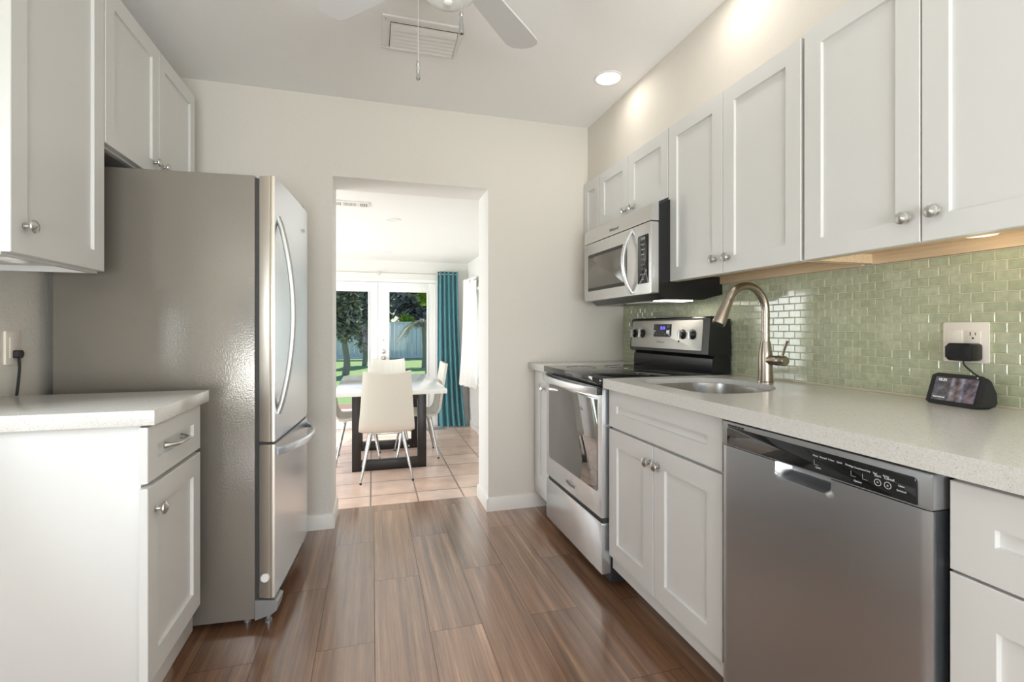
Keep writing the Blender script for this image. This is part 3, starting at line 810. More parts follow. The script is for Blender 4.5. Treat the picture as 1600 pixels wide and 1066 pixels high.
add_light('cooktop_lamp_glow', 'AREA', (1.42, 2.06, 1.252), .55, (1, .93, .80), (0, 0, -1), shape='RECTANGLE', size=.16, size_y=.07)

# ------------------------------------------------------------------ refrigerator (slightly turned)
def fridge():
    t = thing('refrigerator', 'tall bottom-freezer refrigerator with grey side and steel doors on the left', 'refrigerator', (-.426, 2.02, 0), R(-4.2))
    def o(n, b, m, par=None, **k): return obj(n, b, m, t, par, local=True, **k)
    W = .580; D = .650
    bm = BM(); box(bm, -D, 0, 0, W, .030, 1.704, .004); o('cabinet_body', bm, 'fridge_side')
    for fx, fy in ((-.04, .05), (-.04, W - .05), (-D + .05, .05), (-D + .05, W - .05), (.040, .030)):
        bm = BM(); lathe(bm, [(.013, 0), (.013, .010), (.009, .012), (.009, .034)], Matrix.Translation((fx, fy, 0)), 14); o('foot', bm, 'grey_plastic')
    bm = BM(); box(bm, 0, .016, .006, W - .006, .10, 1.695); o('door_gasket', bm, 'dark_gap')
    def doorp(z0, z1, n):
        # edge profile of the door seen from above: flat edge with ribs, gently bowed front
        pf = [(.016, 0), (.050, -.012), (.055, -.012), (.057, -.010), (.061, -.012), (.066, -.011)]
        for k in range(13):
            f = k / 12; pf.append((.072 + .003 * math.sin(PI * f), -.010 + (W + .006) * f))
        pf += [(.062, W + .001), (.016, W)]
        bm = BM(); prism(bm, pf, lambda u, v, dd: Vector((u, v, dd)), z0, z1)
        for f in bm.faces:
            c = f.calc_center_median(); f.material_index = 1 if (c.y < -.0095 or c.x < .064) and abs(f.normal.z) < .5 else 0
        bm.normal_update()
        for f in bm.faces:
            c = f.calc_center_median(); f.material_index = 1 if c.y < -.004 and len(f.verts) == 4 and c.x < .069 else 0
        return o(n, bm, ['steel_fridge', 'steel_edge'], angle=40)
    up = doorp(.699, 1.702, 'fresh_food_door'); lo = doorp(.110, .688, 'freezer_door')
    bm = BM(); box(bm, .014, .064, -.008, W - .004, .688, .699); o('door_seam', bm, 'black_matte')
    # bowed upright handle of the top door
    hp = [(.074 + .056 * math.sin(PI * k / 24) ** .8, .030, .800 + .755 * k / 24) for k in range(25)]
    bm = BM(); sweep(bm, hp, .016, .010, n=14, sq=.7, up=(1, 0, 0)); o('handle', bm, 'handle_grey', up)
    # bowed drawer handle
    hp = [(.074 + .070 * math.sin(PI * k / 24) ** .7, .020 + (W - .045) * k / 24, .655) for k in range(25)]
    bm = BM(); sweep(bm, hp, .008, .015, n=14, sq=.6); o('handle', bm, 'steel_fridge', lo)
    bm = BM(); lathe(bm, [(.0, 0), (.016, 0), (.0165, .006), (.014, .010), (0, .011)], Matrix.Translation((.040, -.012, .190)) @ Matrix.Rotation(R(90), 4, 'X'), 24); o('hinge_cap', bm, 'plastic_white', lo)
    bm = BM(); prism(bm, [(.002, .028), (.062, .046), (.078, .058), (.084, .092), (.070, .098), (.002, .104)], lambda u, v, dd: Vector((u, dd, v)), -.006, .070); o('hinge_bracket', bm, 'grey_plastic')
    bm = BM(); box(bm, .010, .055, .075, W - .01, .055, .104, .004); o('toe_grille', bm, 'black_matte')
    bm = BM(); prism(bm, rrect(-.05, .062, W - .07, W - .012, .012), lambda u, v, dd: Vector((u, v, dd)), 1.7035, 1.722, bev=.004); o('hinge_cover', bm, 'grey_plastic')
    mt = face_mtx((.0785, .468, 1.587), (1, -.03, 0), (0, 1, 0))
    bm = text_bm('W', .030, mt); o('emblem', bm, 'ink_grey', up)
fridge()

# ------------------------------------------------------------------ left base cabinet and counter
def left_base():
    y0, y1, xf = 1.490, 1.870, -.560
    t = thing('base_cabinet', 'white base cabinet with plain end panel at lower left in front of the refrigerator', 'cabinet', (-.84, 1.68, 0))
    bm = BM(); xb = xf - .024
    box(bm, XL + .002, xb, y0, y1, .105, .873, .001); box(bm, XL + .002, xb - .06, y0, y1, 0, .105)
    obj('carcass', bm, 'white_paint', t)
    dw = obj('drawer', shaker(map_left(xf - .02, 1.468, .722), .398, .146, ru=.062, rv=.054), 'white_paint', t)
    bm = BM()
    a, b = Vector((xf - .009, 1.602, .793)), Vector((xf - .009, 1.722, .793))
    pts = [a, a + Vector((.016, .004, 0)), a + Vector((.028, .016, 0)), a + Vector((.031, .04, 0)), b + Vector((.031, -.04, 0)), b + Vector((.028, -.016, 0)), b + Vector((.016, -.004, 0)), b]
    sweep(bm, pts, [.009, .006, .0055, .0045, .0045, .0055, .006, .009], n=12)
    obj('pull_handle', bm, 'nickel', t, dw)
    d = obj('door', shaker(map_left(xf - .02, 1.468, .193), .398, .516, ru=.064, rv=.066), 'white_paint', t)
    obj('knob', knob_bm((xf, 1.516, .642), 'L'), 'nickel', t, d)
left_base()
bm = BM(); box(bm, XL + .002, -.544, 1.465, 1.902, .874, .914, .002)
single('countertop', bm, 'quartz', 'short white quartz countertop on the left beside the refrigerator', 'countertop')

# ------------------------------------------------------------------ electrical bits
def cord(pts, r, label, name='power_cord'):
    c = [Vector(p) for p in pts]; sm = []
    for i in range(len(c) - 1):
        p0, p1, p2, p3 = c[max(i - 1, 0)], c[i], c[i + 1], c[min(i + 2, len(c) - 1)]
        for k in range(8):
            f = k / 8; sm.append(.5 * ((2 * p1) + (p2 - p0) * f + (2 * p0 - 5 * p1 + 4 * p2 - p3) * f * f + (3 * p1 - p0 - 3 * p2 + p3) * f ** 3))
    sm.append(c[-1]); bm = BM(); sweep(bm, sm, r, n=8); return bm
xw = XR - .0075
t = thing('wall_plate', 'ivory two-gang wall plate with rocker switch and outlet on the green tile', 'outlet', (xw, .957, 1.03))
mp = map_right(xw, 0, 0)
bm = BM(); prism(bm, rrect(.903, 1.012, 1.030, 1.144, .004), mp, 0, .006, bev=.002); obj('plate', bm, 'plastic_ivory', t)
bm = BM(); prism(bm, rrect(.964, .999, 1.054, 1.121, .002), mp, .0055, .0085, bev=.001); obj('rocker_switch', bm, 'plastic_ivory', t)
bm = BM(); prism(bm, rrect(.921, .955, 1.052, 1.121, .002), mp, .0055, .0078, bev=.001); rc = obj('receptacle', bm, 'plastic_ivory', t)
bm = BM()
for zz in (1.106, 1.07):
    box(bm, xw - .0082, xw - .007, .943, .945, zz, zz + .010); box(bm, xw - .0082, xw - .007, .931, .933, zz + .001, zz + .009)
    lathe(bm, [(.0026, 0), (.0026, .0006), (0, .0006)], face_mtx((xw - .0076, .938, zz - .007), (-1, 0, 0), (0, -1, 0)), 10)
obj('slots', bm, 'black_matte', t, rc)
t = thing('power_adapter', 'black plug-in power adapter in the outlet above the smart display, with its cord', 'adapter', (xw - .03, .95, 1.034))
bm = BM(); prism(bm, rrect(.916, .983, 1.036, 1.085, .010), mp, .0082, .045, bev=.006); obj('adapter_body', bm, 'black', t)
obj('cord', cord([(xw - .024, .950, 1.037), (xw - .024, .949, 1.025), (xw - .020, .932, 1.005), (xw - .024, .905, .985), (xw - .045, .900, .965)], .0022, ''), 'black_matte', t)
# smart display on the right counter
ang = math.atan2(-(.866 - 1.013), -(1.512 - 1.537))
t = thing('smart_display', 'black smart display with a lit photo screen on the right countertop', 'display', (1.537, .938, CT), 0)
def smart():
    a = Vector((1.531, 1.012, 0)); b = Vector((1.508, .868, 0)); u = (b - a).normalized(); nrm = Vector((u.y, -u.x, 0))
    if nrm.x > 0: nrm = -nrm
    Lw = (b - a).length
    def mpf(s, z, d): return a + u * s + nrm * d + Vector((0, 0, CT + z))
    # side profile (d = toward room): leaning face, rounded back
    prof = [(0, .004), (.003, .001), (-.010, 0), (-.052, 0), (-.060, .012), (-.058, .04), (-.040, .078), (-.030, .086), (-.026, .086)]
    bm = BM(); n = 9; rings = []
    for k in range(n + 1):
        f = k / n; e = min(f, 1 - f) * Lw; sc_ = 1 - .16 * max(0, 1 - e / .012) ** 2
        rings.append([bm.verts.new(mpf(f * Lw, .043 + (z - .043) * sc_, -.028 + (d + .028) * sc_)) for d, z in prof])
    m_ = len(prof)
    for r0, r1 in zip(rings, rings[1:]):
        for i in range(m_): bm.faces.new((r0[i], r0[(i + 1) % m_], r1[(i + 1) % m_], r1[i]))
    bm.faces.new(rings[0]); bm.faces.new(rings[-1][::-1])
    obj('housing', bm, 'black_matte', t, angle=40)
    def fc(s, z, d=0): # point on leaning face
        f = (z - .004) / .082; return mpf(s, z, -.026 * f + d)
    bm = BM(); q = [fc(.016, .0125, .0012), fc(Lw - .016, .0125, .0012), fc(Lw - .016, .0755, .0012), fc(.016, .0755, .0012)]
    bm.faces.new([bm.verts.new(p) for p in q]); s_ = obj('screen', bm, 'screen', t)
    out = ((fc(.05, .05) - fc(.02, .05)).cross(fc(.02, .07) - fc(.02, .05))).normalized()
    if out.x > 0: out = -out
    obj('writing', text_bm('10:25', .011, face_mtx(fc(.036, .068, .0016), out, u)), 'lamp_dim', t, s_)
    obj('writing', text_bm('Good morning', .0055, face_mtx(fc(.037, .021, .0016), out, u)), 'lamp_dim', t, s_)
    bm = BM(); lathe(bm, [(.0018, 0), (.0018, .0008), (0, .0008)], face_mtx(fc(Lw - .022, .0805, .0006), out, u), 12); obj('camera_shutter', bm, 'plastic_white', t)
smart()
# outlet on the left wall
mp = map_left(XL, 0, 0)
t = thing('wall_plate', 'ivory outlet plate on the left wall at the picture edge', 'outlet', (XL, 1.945, 1.01))
bm = BM(); prism(bm, rrect(1.914, 1.976, 1.010, 1.118, .004), mp, 0, .006, bev=.002); obj('plate', bm, 'plastic_ivory', t)
bm = BM(); prism(bm, rrect(1.930, 1.960, 1.030, 1.098, .002), mp, .0055, .0078, bev=.001); obj('receptacle', bm, 'plastic_ivory', t)
t = thing('power_plug', 'dark brown plug in the left wall outlet with its cord hanging down', 'plug', (XL + .02, 1.95, 1.02))
bm = BM(); prism(bm, rrect(1.940, 1.966, 1.030, 1.056, .006), mp, .0082, .024, bev=.004); obj('plug_body', bm, 'black_matte', t)
obj('cord', cord([(XL + .017, 1.953, 1.032), (XL + .018, 1.954, 1.0), (XL + .017, 1.950, .95), (XL + .017, 1.938, .88), (XL + .017, 1.935, .80)], .004, ''), 'black_matte', t)

# ------------------------------------------------------------------ ceiling fittings
def recessed(x, y, z, r, label, lit, group=None):
    t = thing('recessed_light', label, 'ceiling light', (x, y, z), 0, group)
    bm = BM(); lathe(bm, [(r * 1.22, 0), (r * 1.22, -.003), (r * 1.12, -.006), (r, -.004), (r, 0)], Matrix.Translation((x, y, z)), 36); obj('trim_ring', bm, 'plastic_white', t)
    bm = BM(); lathe(bm, [(0, -.003), (r, -.003), (r, -.0005)], Matrix.Translation((x, y, z)), 32); obj('lens', bm, 'lamp_on' if lit else 'plastic_white', t)
    if lit: add_light('recessed_glow', 'AREA', (x, y, z - .008), lit, (1, .92, .80), (0, 0, -1), shape='DISK', size=r * 1.8)
    return t
recessed(1.188, 2.297, ZC, .062, 'lit round recessed light in the kitchen ceiling at upper right', 1.0)
recessed(1.188, 1.50, ZC, .062, 'lit recessed light in the kitchen ceiling nearer the camera than the visible one', 1.3)
recessed(.168, 4.116, ZDC, .05, 'unlit recessed light nearer the opening in the dining room ceiling', 0)
recessed(.167, 5.886, ZDC, .05, 'unlit recessed light near the glass doors in the dining room ceiling', 0)
def register():
    x0, x1, y0, y1 = .040, .381, 2.080, 2.325
    t = thing('ceiling_vent', 'white air register with curved blades in the kitchen ceiling behind the fan', 'vent', (.21, 2.2, ZC))
    bm = BM()
    for a in ((x0, x1, y0, y0 + .038), (x0, x1, y1 - .012, y1), (x0, x0 + .034, y0 + .038, y1 - .012), (x1 - .016, x1, y0 + .038, y1 - .012)): box(bm, a[0], a[1], a[2], a[3], ZC - .010, ZC, .003)
    obj('frame', bm, 'plastic_white', t)
    bm = BM(); box(bm, x0 + .034, x1 - .016, y0 + .038, y1 - .012, ZC - .0015, ZC); obj('duct', bm, 'dark_gap', t)
    n = 6; dy = (y1 - .016 - (y0 + .055)) / n
    for k in range(n):
        ya = y0 + .052 + dy * k
        bm = BM(); prof = [(ya, ZC - .003), (ya + .006, ZC - .010), (ya + .018, ZC - .016), (ya + .034, ZC - .017), (ya + .034, ZC - .0155), (ya + .018, ZC - .0145), (ya + .007, ZC - .009), (ya + .002, ZC - .003)]
        prism(bm, prof, lambda u, v, dd: Vector((dd, u, v)), x0 + .036, x1 - .018); obj('blade', bm, 'plastic_white', t, angle=50)
    for px, py in ((x0 + .014, y0 + .02), (x0 + .014, y1 - .02), (x1 - .008, y0 + .02), (x1 - .008, y1 - .007)):
        bm = BM(); lathe(bm, [(.004, 0), (.0035, -.0015), (0, -.002)], Matrix.Translation((px, py, ZC - .010)), 10); obj('screw', bm, 'nickel', t)
register()
def dining_vent():
    x0, x1, y0, y1 = -.285, -.022, 3.60, 3.74
    t = thing('ceiling_vent', 'white slotted vent in the dining room ceiling just past the opening', 'vent', (-.15, 3.67, ZDC))
    bm = BM(); box(bm, x0, x1, y0, y1, ZDC - .008, ZDC, .003); obj('frame', bm, 'plastic_white', t)
    bm = BM()
    for k in range(4): box(bm, x0 + .018 + k * .014, x0 + .024 + k * .014, y0 + .03, y1 - .03, ZDC - .0092, ZDC - .007)
    for k in range(10): box(bm, x0 + .088 + k * .0085, x0 + .091 + k * .0085, y0 + .03, y1 - .03, ZDC - .0092, ZDC - .007)
    for k in range(4): box(bm, x1 - .062 + k * .013, x1 - .055 + k * .013, y0 + .03, y1 - .03, ZDC - .0092, ZDC - .007)
    obj('slots', bm, 'ink_grey', t)
dining_vent()
def fan():
    cx, cy = .210, 1.392
    t = thing('ceiling_fan', 'white four-bladed ceiling fan with glass bowl light at the top of the picture', 'ceiling fan', (cx, cy, ZC))
    T = Matrix.Translation((cx, cy, 0))
    bm = BM(); lathe(bm, [(.075, ZC), (.075, ZC - .02), (.06, ZC - .045), (.02, ZC - .055), (.014, ZC - .06), (.014, 2.30)], T, 32); obj('canopy', bm, 'plastic_white', t)
    bm = BM(); lathe(bm, [(.02, 2.315), (.08, 2.31), (.112, 2.29), (.115, 2.23), (.10, 2.195), (.06, 2.18), (.05, 2.165), (.05, 2.145), (.085, 2.135), (.085, 2.125), (0, 2.125)], T, 40); obj('motor_housing', bm, 'plastic_white', t)
    bm = BM(); lathe(bm, [(.080, 2.138), (.086, 2.126), (.085, 2.112), (.076, 2.092), (.057, 2.076), (.031, 2.069), (.013, 2.067), (.011, 2.063), (.006, 2.060), (0, 2.060)], T, 40); obj('glass_bowl', bm, 'frost', t)
    for k in range(4):
        a = R(46.5 + 90 * k)
        Mx = T @ Matrix.Rotation(a, 4, 'Z') @ Matrix.Translation((0, 0, 2.205)) @ Matrix.Rotation(R(8), 4, 'X')
        ol = [(.155, -.048), (.40, -.062), (.480, -.064), (.504, -.052), (.520, -.020), (.520, .020), (.504, .052), (.480, .064), (.40, .062), (.155, .048)]
        bm = BM(); prism(bm, ol, lambda u, v, dd: Mx @ Vector((u, v, dd)), -.003, .003, bev=.001); b = obj('blade', bm, 'fan_white', t)
        bm = BM(); prism(bm, [(.09, -.014), (.16, -.016), (.20, -.036), (.235, -.03), (.235, .03), (.20, .036), (.16, .016), (.09, .014)], lambda u, v, dd: Mx @ Vector((u, v, dd)), .0032, .008); obj('blade_arm', bm, 'plastic_white', t, b)
    for nm, (px, py, zt, zb), kind in (('pull_chain', (.116, 1.30, 2.14, 1.784), 0), ('pull_chain', (.232, 1.30, 2.14, 1.926), 1)):
        bm = BM(); sweep(bm, [(px, py, zt), (px, py, zb + .05)], .0011, n=6)
        c = obj(nm, bm, 'nickel', t)
        bm = BM()
        if kind == 0: pf = [(0, .052), (.0035, .050), (.0035, .044), (.0055, .042), (.0045, .036), (.0030, .030), (.0045, .022), (.0030, .016), (.0055, .010), (.006, .004), (.003, 0), (0, 0)]
        else: pf = [(0, .062), (.004, .060), (.0055, .055), (.0055, .051), (.0035, .047), (.0050, .034), (.0068, .006), (.0075, .003), (.0075, 0), (.003, 0), (.0028, .004), (0, .004)]
        lathe(bm, pf, Matrix.Translation((px, py, zb)), 16); obj('chain_fob', bm, 'chrome', t, c)
fan()

# ------------------------------------------------------------------ dining table
def table():
    x0, x1, y0, y1, zt = -.312, .634, 4.255, 5.755, .595
    t = thing('dining_table', 'dining table with thick white top on dark hoop legs beyond the opening', 'table', (.16, 5.0, ZD))
    bm = BM(); prism(bm, [(x0, zt), (x0 + .012, zt - .014), (x0 + .05, zt - .055), (x1 - .05, zt - .055), (x1 - .012, zt - .014), (x1, zt)][::-1], lambda u, v, dd: Vector((u, dd, v)), y0 + .02, y1 - .02)
    t2 = BM(); box(t2, x0, x1, y0, y1, zt - .040, zt, .006); bm.free(); obj('tabletop', t2, 'stone_white', t)
    for ya in (4.632, 5.40):
        bm = BM(); xa, xb = -.180, .491
        box(bm, xa, xa + .079, ya, ya + .085, ZD, zt - .040, .003); box(bm, xb - .079, xb, ya, ya + .085, ZD, zt - .040, .003)
        box(bm, xa + .078, xb - .078, ya + .001, ya + .084, ZD + .001, ZD + .086, .003); box(bm, xa + .078, xb - .078, ya + .001, ya + .084, zt - .13, zt - .041, .003)
        obj('hoop_leg', bm, 'espresso', t)
table()
# ------------------------------------------------------------------ dining chairs
def make_chair(label):
    """origin on floor at seat centre, facing +y (local)"""
    t = thing('dining_chair', label, 'chair', (0, 0, 0), 0, 'white dining chairs around the table')
    def o(n, b, m, par=None): return obj(n, b, m, t, par, local=True, angle=60)
    # side profile (y,z) of shell centre line from top of back to seat front, with half width
    pr = [(-.315, .935, .195), (-.302, .86, .200), (-.285, .76, .208), (-.268, .66, .215), (-.255, .57, .222), (-.243, .50, .228), (-.222, .455, .231), (-.18, .432, .232), (-.12, .430, .230), (-.03, .436, .226), (.08, .444, .222), (.16, .448, .218), (.20, .440, .214)]
    bm = BM(); nx = 16; th = .017
    top, bot = [], []
    for i, (y, z, hw) in enumerate(pr):
        a, b = pr[max(i - 1, 0)], pr[min(i + 1, len(pr) - 1)]
        ty, tz = b[0] - a[0], b[1] - a[1]; l = math.hypot(ty, tz); ny_, nz_ = -tz / l, ty / l    # inward/up normal
        rt, rb = [], []
        for k in range(nx + 1):
            f = -1 + 2 * k / nx; x = hw * f
            cv = .022 * f * f * (1 if i < 7 else .5)          # shell hollows toward the middle
            dip = .016 * f * f if i == 0 else (.008 * f * f if i == 1 else 0)
            e = th * (1 - .55 * max(0, abs(f) - .85) / .15)
            rt.append(bm.verts.new((x, y + ny_ * (cv + e), z + nz_ * (cv + e) + dip)))
            rb.append(bm.verts.new((x, y + ny_ * (cv - e), z + nz_ * (cv - e) + dip)))
        top.append(rt); bot.append(rb)
    for g in (top, bot):
        for r0, r1 in zip(g, g[1:]):
            for k in range(nx): bm.faces.new((r0[k], r0[k + 1], r1[k + 1], r1[k]))
    for k in range(nx):
        bm.faces.new((top[0][k], top[0][k + 1], bot[0][k + 1], bot[0][k])); bm.faces.new((top[-1][k], top[-1][k + 1], bot[-1][k + 1], bot[-1][k]))
    for i in range(len(pr) - 1):
        for k in (0, nx): bm.faces.new((top[i][k], top[i + 1][k], bot[i + 1][k], bot[i][k]))
    sh = o('seat_shell', bm, 'leather')
    bm = BM()                                                 # stitched channels on the sitting side
    for x in (-.13, -.065, 0, .065, .13):
        pts = []
        for i, (y, z, hw) in enumerate(pr[:-1]):
            a, b = pr[max(i - 1, 0)], pr[min(i + 1, len(pr) - 1)]
            ty, tz = b[0] - a[0], b[1] - a[1]; l = math.hypot(ty, tz); f = x / hw
            cv = .022 * f * f * (1 if i < 7 else .5)
            pts.append((x, y - tz / l * (cv + th), z + ty / l * (cv + th)))
        sweep(bm, pts, .0022, n=6)
    o('stitching', bm, 'leather', sh)
    bm = BM(); box(bm, -.155, .155, -.15, -.12, .398, .412, .002); box(bm, -.155, .155, .10, .13, .405, .419, .002); box(bm, -.012, .012, -.12, .10, .402, .414); o('under_frame', bm, 'chrome')
    for sx in (-1, 1):
        for (yt, yb) in ((-.135, -.215), (.115, .195)):
            bm = BM(); sweep(bm, [(sx * .135, yt, .420), (sx * .148, yt + (yb - yt) * .2, .34), (sx * .2145, yb, .012)], [.0155, .015, .0085], n=14)
            lg = o('leg', bm, 'chrome')
            b2 = BM(); lathe(b2, [(.0095, 0), (.0100, .012), (.009, .016)], Matrix.Translation((sx * .2147, yb, 0)), 12); o('foot_cap', b2, 'black_matte', lg)
    return t
ch = make_chair('white leather dining chair with its back to the kitchen, nearest the opening')
ch.location = (.119, 4.451, ZD)
dup(ch, (-.12, 5.057, ZD), R(-90), 'white leather dining chair on the left side of the table, partly hidden by the opening')
dup(ch, (.424, 5.103, ZD), R(90), 'white leather dining chair on the right side of the table beside the teal curtain')
dup(ch, (.172, 5.60, ZD), R(180), 'white leather dining chair at the far end of the table before the glass doors')

# ------------------------------------------------------------------ curtains, mat
def drape(bm, path0, path1, z1, z0, folds, amp0, amp1, pool=0, nz=26, thick=.004, nrm=(0, 1)):
    """cloth between a top line and a bottom line, folded as a wave"""
    nu = folds * 12; g = []
    for j in range(nz + 1):
        f = j / nz; z = z1 + (z0 - z1) * f; row = []
        for i in range(nu + 1):
            u = i / nu
            x = path0[0] + (path0[2] - path0[0]) * u; y = path0[1] + (path0[3] - path0[1]) * u
            X = path1[0] + (path1[2] - path1[0]) * u; Y = path1[1] + (path1[3] - path1[1]) * u
            ff = f ** 1.8
            px, py = x + (X - x) * ff, y + (Y - y) * ff
            a = (amp0 + (amp1 - amp0) * f) * math.sin(2 * PI * folds * u + .5 * math.sin(5 * u + 2.2 * f))
            fl = pool * max(0, f - .86) / .14
            row.append((px + nrm[0] * (a - fl), py + nrm[1] * (a - fl), z))
        g.append(row)
    for s in (0, 1):
        vs = [[bm.verts.new((p[0] + nrm[0] * thick * s, p[1] + nrm[1] * thick * s, p[2])) for p in r] for r in g]
        for r0, r1 in zip(vs, vs[1:]):
            for k in range(len(r0) - 1): bm.faces.new((r0[k], r0[k + 1], r1[k + 1], r1[k]))
        if s == 0: A = vs
        else:
            for j in range(nz):
                for k in (0, -1): bm.faces.new((A[j][k], A[j + 1][k], vs[j + 1][k], vs[j][k]))
            for k in range(nu):
                for j in (0, -1): bm.faces.new((A[j][k], A[j][k + 1], vs[j][k + 1], vs[j][k]))
    return bm
t = thing('teal_curtain', 'long teal curtain pooling on the floor right of the glass doors', 'curtain', (.98, 6.53, ZD))
bm = drape(BM(), (.845, 6.54, 1.115, 6.54), (.838, 6.50, 1.205, 6.43), 1.900, ZD + .004, 5, .026, .040, .05); obj('cloth', bm, 'teal', t, angle=70)
bm = BM(); pts = [(.868, 6.515 + .019 * math.cos(a), 1.862 + .019 * math.sin(a)) for a in [2 * PI * k / 20 for k in range(21)]]; sweep(bm, pts, .003, n=6); obj('grommet', bm, 'nickel', t)
t = thing('curtain_rod', 'thin white curtain rod with bracket across the top of the glass doors', 'curtain rod', (.1, 6.54, 1.86))
bm = BM(); sweep(bm, [(-.85, 6.54, 1.862), (1.13, 6.54, 1.862)], .006, n=10); obj('rod', bm, 'nickel', t)
bm = BM(); box(bm, .075, .085, 6.535, 6.62, 1.852, 1.872, .002); lathe(bm, [(.016, 0), (.016, .012), (.012, .015), (0, .015)], face_mtx((.080, 6.533, 1.862), (0, -1, 0), (1, 0, 0)), 16); box(bm, .068, .092, 6.612, 6.62, 1.835, 1.885, .002); obj('bracket', bm, 'nickel', t)
t = thing('white_curtain', 'short white curtain hanging at the side window in the dining corner', 'curtain', (1.19, 6.2, .38))
bm = drape(BM(), (1.165, 6.40, 1.238, 5.88), (1.10, 6.40, 1.225, 5.84), 1.775, .385, 4, .012, .022, 0, nrm=(1, .15)); obj('cloth', bm, 'sheer', t, angle=70)
bm = BM(); pts = [(1.196 + .016 * math.cos(a) * .2, 6.095 + .016 * math.cos(a), 1.735 + .016 * math.sin(a)) for a in [2 * PI * k / 20 for k in range(21)]]; sweep(bm, pts, .006, n=6); obj('grommet', bm, 'nickel', t)
bm = BM(); sweep(bm, [(1.224, 4.62, 1.740), (1.224, 6.44, 1.740)], .006, n=10)
t = thing('curtain_rod', 'thin curtain rod above the side window of the dining room', 'curtain rod', (1.224, 5.5, 1.735)); obj('rod', bm, 'nickel', t)
bm = BM()
for yy in (4.66, 6.42): box(bm, 1.224, XDR, yy - .005, yy + .005, 1.727, 1.743)
obj('bracket', bm, 'nickel', t)
bm = BM(); box(bm, .45, .918, 6.28, 6.44, ZD, ZD + .008, .002)
single('door_mat', bm, 'mat_grey', 'flat grey door mat on the tile in front of the glass doors', 'mat')

t = thing('window_shade', 'bright white shade drawn over the side window behind the white curtain', 'shade', (XDR + .01, 5.26, .43))
bm = BM(); box(bm, XDR - .004, XDR - .002, 4.72, 5.80, .44, 1.60); obj('cloth', bm, 'shade_cloth', t)
bm = BM(); sweep(bm, [(XDR - .016, 4.70, 1.625), (XDR - .016, 5.82, 1.625)], .022, n=14); obj('roller', bm, 'plastic_white', t)
# ------------------------------------------------------------------ outdoors
bm = BM(); box(bm, -30, 40, 6.9, 60, -.45, -.30); box(bm, -30, -2.7, -30, 6.9, -.45, -.30); box(bm, -2.7, -1.3, -30, 3.0, -.45, -.30); box(bm, -1.3, 40, -30, -2.65, -.45, -.30); box(bm, 1.8, 40, -2.65, 6.9, -.45, -.30); struct('ground', bm, 'grass')
bm = BM(); box(bm, -5, 5, 6.78, 9.5, -.40, -.275); struct('patio', bm, 'paver')
def fence():
    t = thing('garden_fence', 'long white panel fence at the end of the lawn', 'fence', (3, 23.3, -.3))
    x = -12; 
    bm = BM()
    while x < 18:
        box(bm, x, x + .19, 23.29, 23.31, -.24, 1.42, .006); x += .2
    obj('fence_panels', bm, 'fence', t)
    for k in range(13):
        bm = BM(); box(bm, -12 + 2.5 * k - .06, -12 + 2.5 * k + .06, 23.2, 23.32, -.3, 1.5, .01); obj('post', bm, 'fence', t)
    bm = BM(); box(bm, -12, 18, 23.26, 23.32, 1.40, 1.46, .01); box(bm, -12, 18, 23.26, 23.32, -.26, -.18, .01); obj('rail', bm, 'fence', t)
fence()
def tree(label, x, y, h, crown, nleaf, leafsize, mname, trunk_r=.13, group='garden trees behind the lawn'):
    t = thing('garden_tree', label, 'tree', (x, y, -.3), 0, group)
    rnd = random.Random(int(x * 100 + y * 17))
    bm = BM(); pts = [(x + .5 * trunk_r * math.sin(k * 1.1), y + .5 * trunk_r * math.sin(k * .8), -.3 + (h * .62 + .3) * k / 6) for k in range(7)]
    sweep(bm, pts, [trunk_r * (1.25 - .1 * k) for k in range(7)], n=10); top = Vector(pts[-1])
    for k in range(6):
        a = rnd.uniform(0, 2 * PI); e = top + Vector((math.cos(a) * crown[0] * .6, math.sin(a) * crown[0] * .6, crown[2] * rnd.uniform(.1, .7)))
        sweep(bm, [Vector(pts[4]), (Vector(pts[4]) + e) / 2 + Vector((0, 0, .2)), e], [trunk_r * .5, trunk_r * .35, trunk_r * .12], n=7)
    obj('trunk', bm, 'bark', t)
    bm = BM()
    for k in range(nleaf):
        while True:
            v = Vector((rnd.uniform(-1, 1), rnd.uniform(-1, 1), rnd.uniform(-1, 1)))
            if .25 < v.length < 1: break
        c = Vector((x, y, h - crown[2] * .5)) + Vector((v.x * crown[0], v.y * crown[1], v.z * crown[2]))
        d = Vector((rnd.uniform(-1, 1), rnd.uniform(-1, 1), rnd.uniform(-.8, .5))).normalized(); s, u = frame_from(d)
        l = leafsize * rnd.uniform(.6, 1.3); wd = l * .28
        q = [c, c + d * l * .5 + s * wd + u * .04 * l, c + d * l, c + d * l * .5 - s * wd + u * .04 * l]
        bm.faces.new([bm.verts.new(p) for p in q])
    obj('foliage', bm, mname, t)
    return t
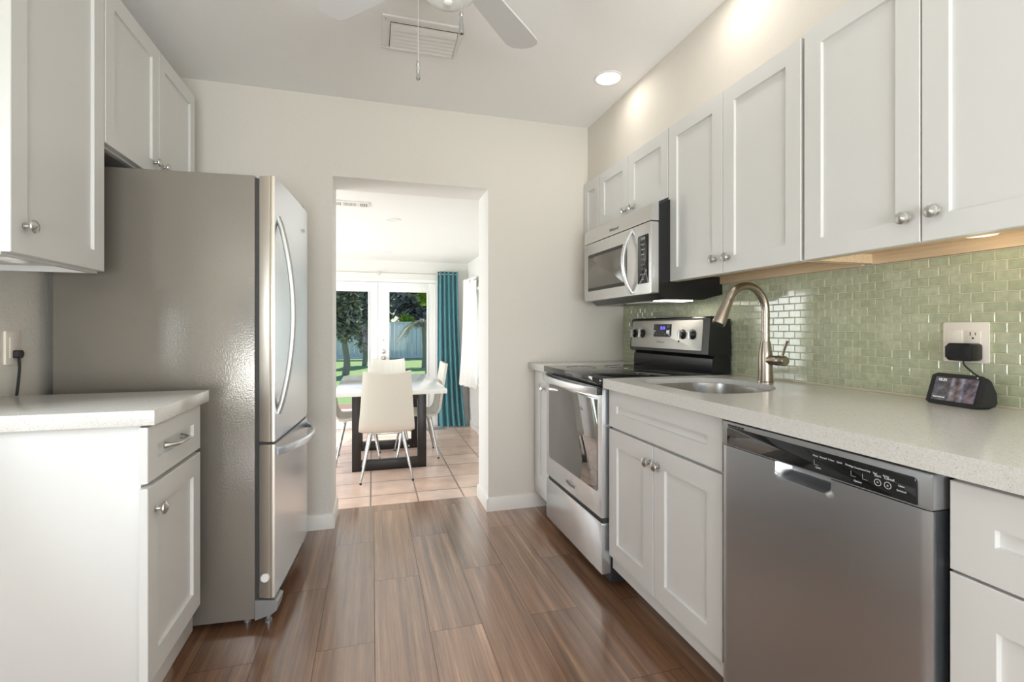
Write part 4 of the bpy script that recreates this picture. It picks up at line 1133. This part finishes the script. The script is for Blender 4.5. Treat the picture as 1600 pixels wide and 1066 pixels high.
def palm(label, x, y, h, mname, n=16, L_=1.7):
    t = thing('palm_tree', label, 'palm', (x, y, -.3), 0, 'garden trees behind the lawn')
    rnd = random.Random(int(x * 31 + y * 7))
    bm = BM(); pts = [(x + .03 * math.sin(k * .6), y, -.3 + (h + .3) * k / 8) for k in range(9)]
    sweep(bm, pts, [.10 - .005 * k + (.012 if k % 2 else 0) for k in range(9)], n=10); obj('trunk', bm, 'bark', t); c = Vector(pts[-1])
    for k in range(n):
        a = 2 * PI * k / n + rnd.uniform(-.15, .15); el = rnd.uniform(.1, 1.0); bm = BM(); sp = []
        for j in range(9):
            f = j / 8; r = L_ * f; sp.append(c + Vector((math.cos(a) * r * math.cos(el * .6), math.sin(a) * r * math.cos(el * .6), L_ * (el * f - 1.15 * f * f))))
        sweep(bm, sp, [.02 - .0018 * j for j in range(9)], n=5)
        side = Vector((-math.sin(a), math.cos(a), 0))
        for j in range(1, 9):
            for q in (0, .5):
                p = sp[j - 1].lerp(sp[j], q); dl = .42 * (1 - .5 * j / 8)
                for s_ in (-1, 1):
                    e = p + side * s_ * dl + Vector((math.cos(a) * .16, math.sin(a) * .16, -.16))
                    w_ = Vector((math.cos(a), math.sin(a), 0)) * .028
                    bm.faces.new([bm.verts.new(v) for v in (p - w_, p + w_, e)])
        obj('frond', bm, mname, t)
tree('dark evergreen behind the fence, centred in the right glass door', 2.3, 26, 3.9, (1.15, 1.0, 2.3), 4200, .42, 'leaf_dark')
tree('dark evergreen behind the fence at the meeting of the two glass doors', .05, 29, 4.4, (1.2, 1.0, 2.4), 4200, .42, 'leaf_dark')
tree('dark evergreen behind the fence at the far left of the left glass door', -2.2, 26, 3.6, (1.15, 1.0, 2.2), 3800, .42, 'leaf_dark')
tree('dark evergreen behind the fence at the right edge of the right glass door', 5.0, 29, 4.6, (1.05, 1.0, 2.6), 3800, .42, 'leaf_dark')
tree('olive green tree on the lawn in the middle of the left glass door', -.80, 15.8, 2.15, (.42, .42, .95), 2600, .2, 'leaf_olive', .09)
tree('slim dark tree beside the olive tree in the left glass door', -.30, 19.6, 2.5, (.33, .4, 1.5), 1500, .28, 'leaf_dark', .08)
tree('small lime green tree showing at the top right of the right glass door', 1.53, 14.5, 2.3, (.17, .2, .30), 420, .2, 'leaf_lime', .03)
tree('lime yellow bush just above the fence in the right glass door', 1.62, 24.15, 1.66, (.36, .3, .30), 420, .2, 'leaf_lime', .05)  # bush put in place of the neighbour's yellow-green sign
palm('palm with drooping fronds on the lawn in the right glass door', 1.85, 18.2, 1.3, 'leaf_olive', 14, 1.0)
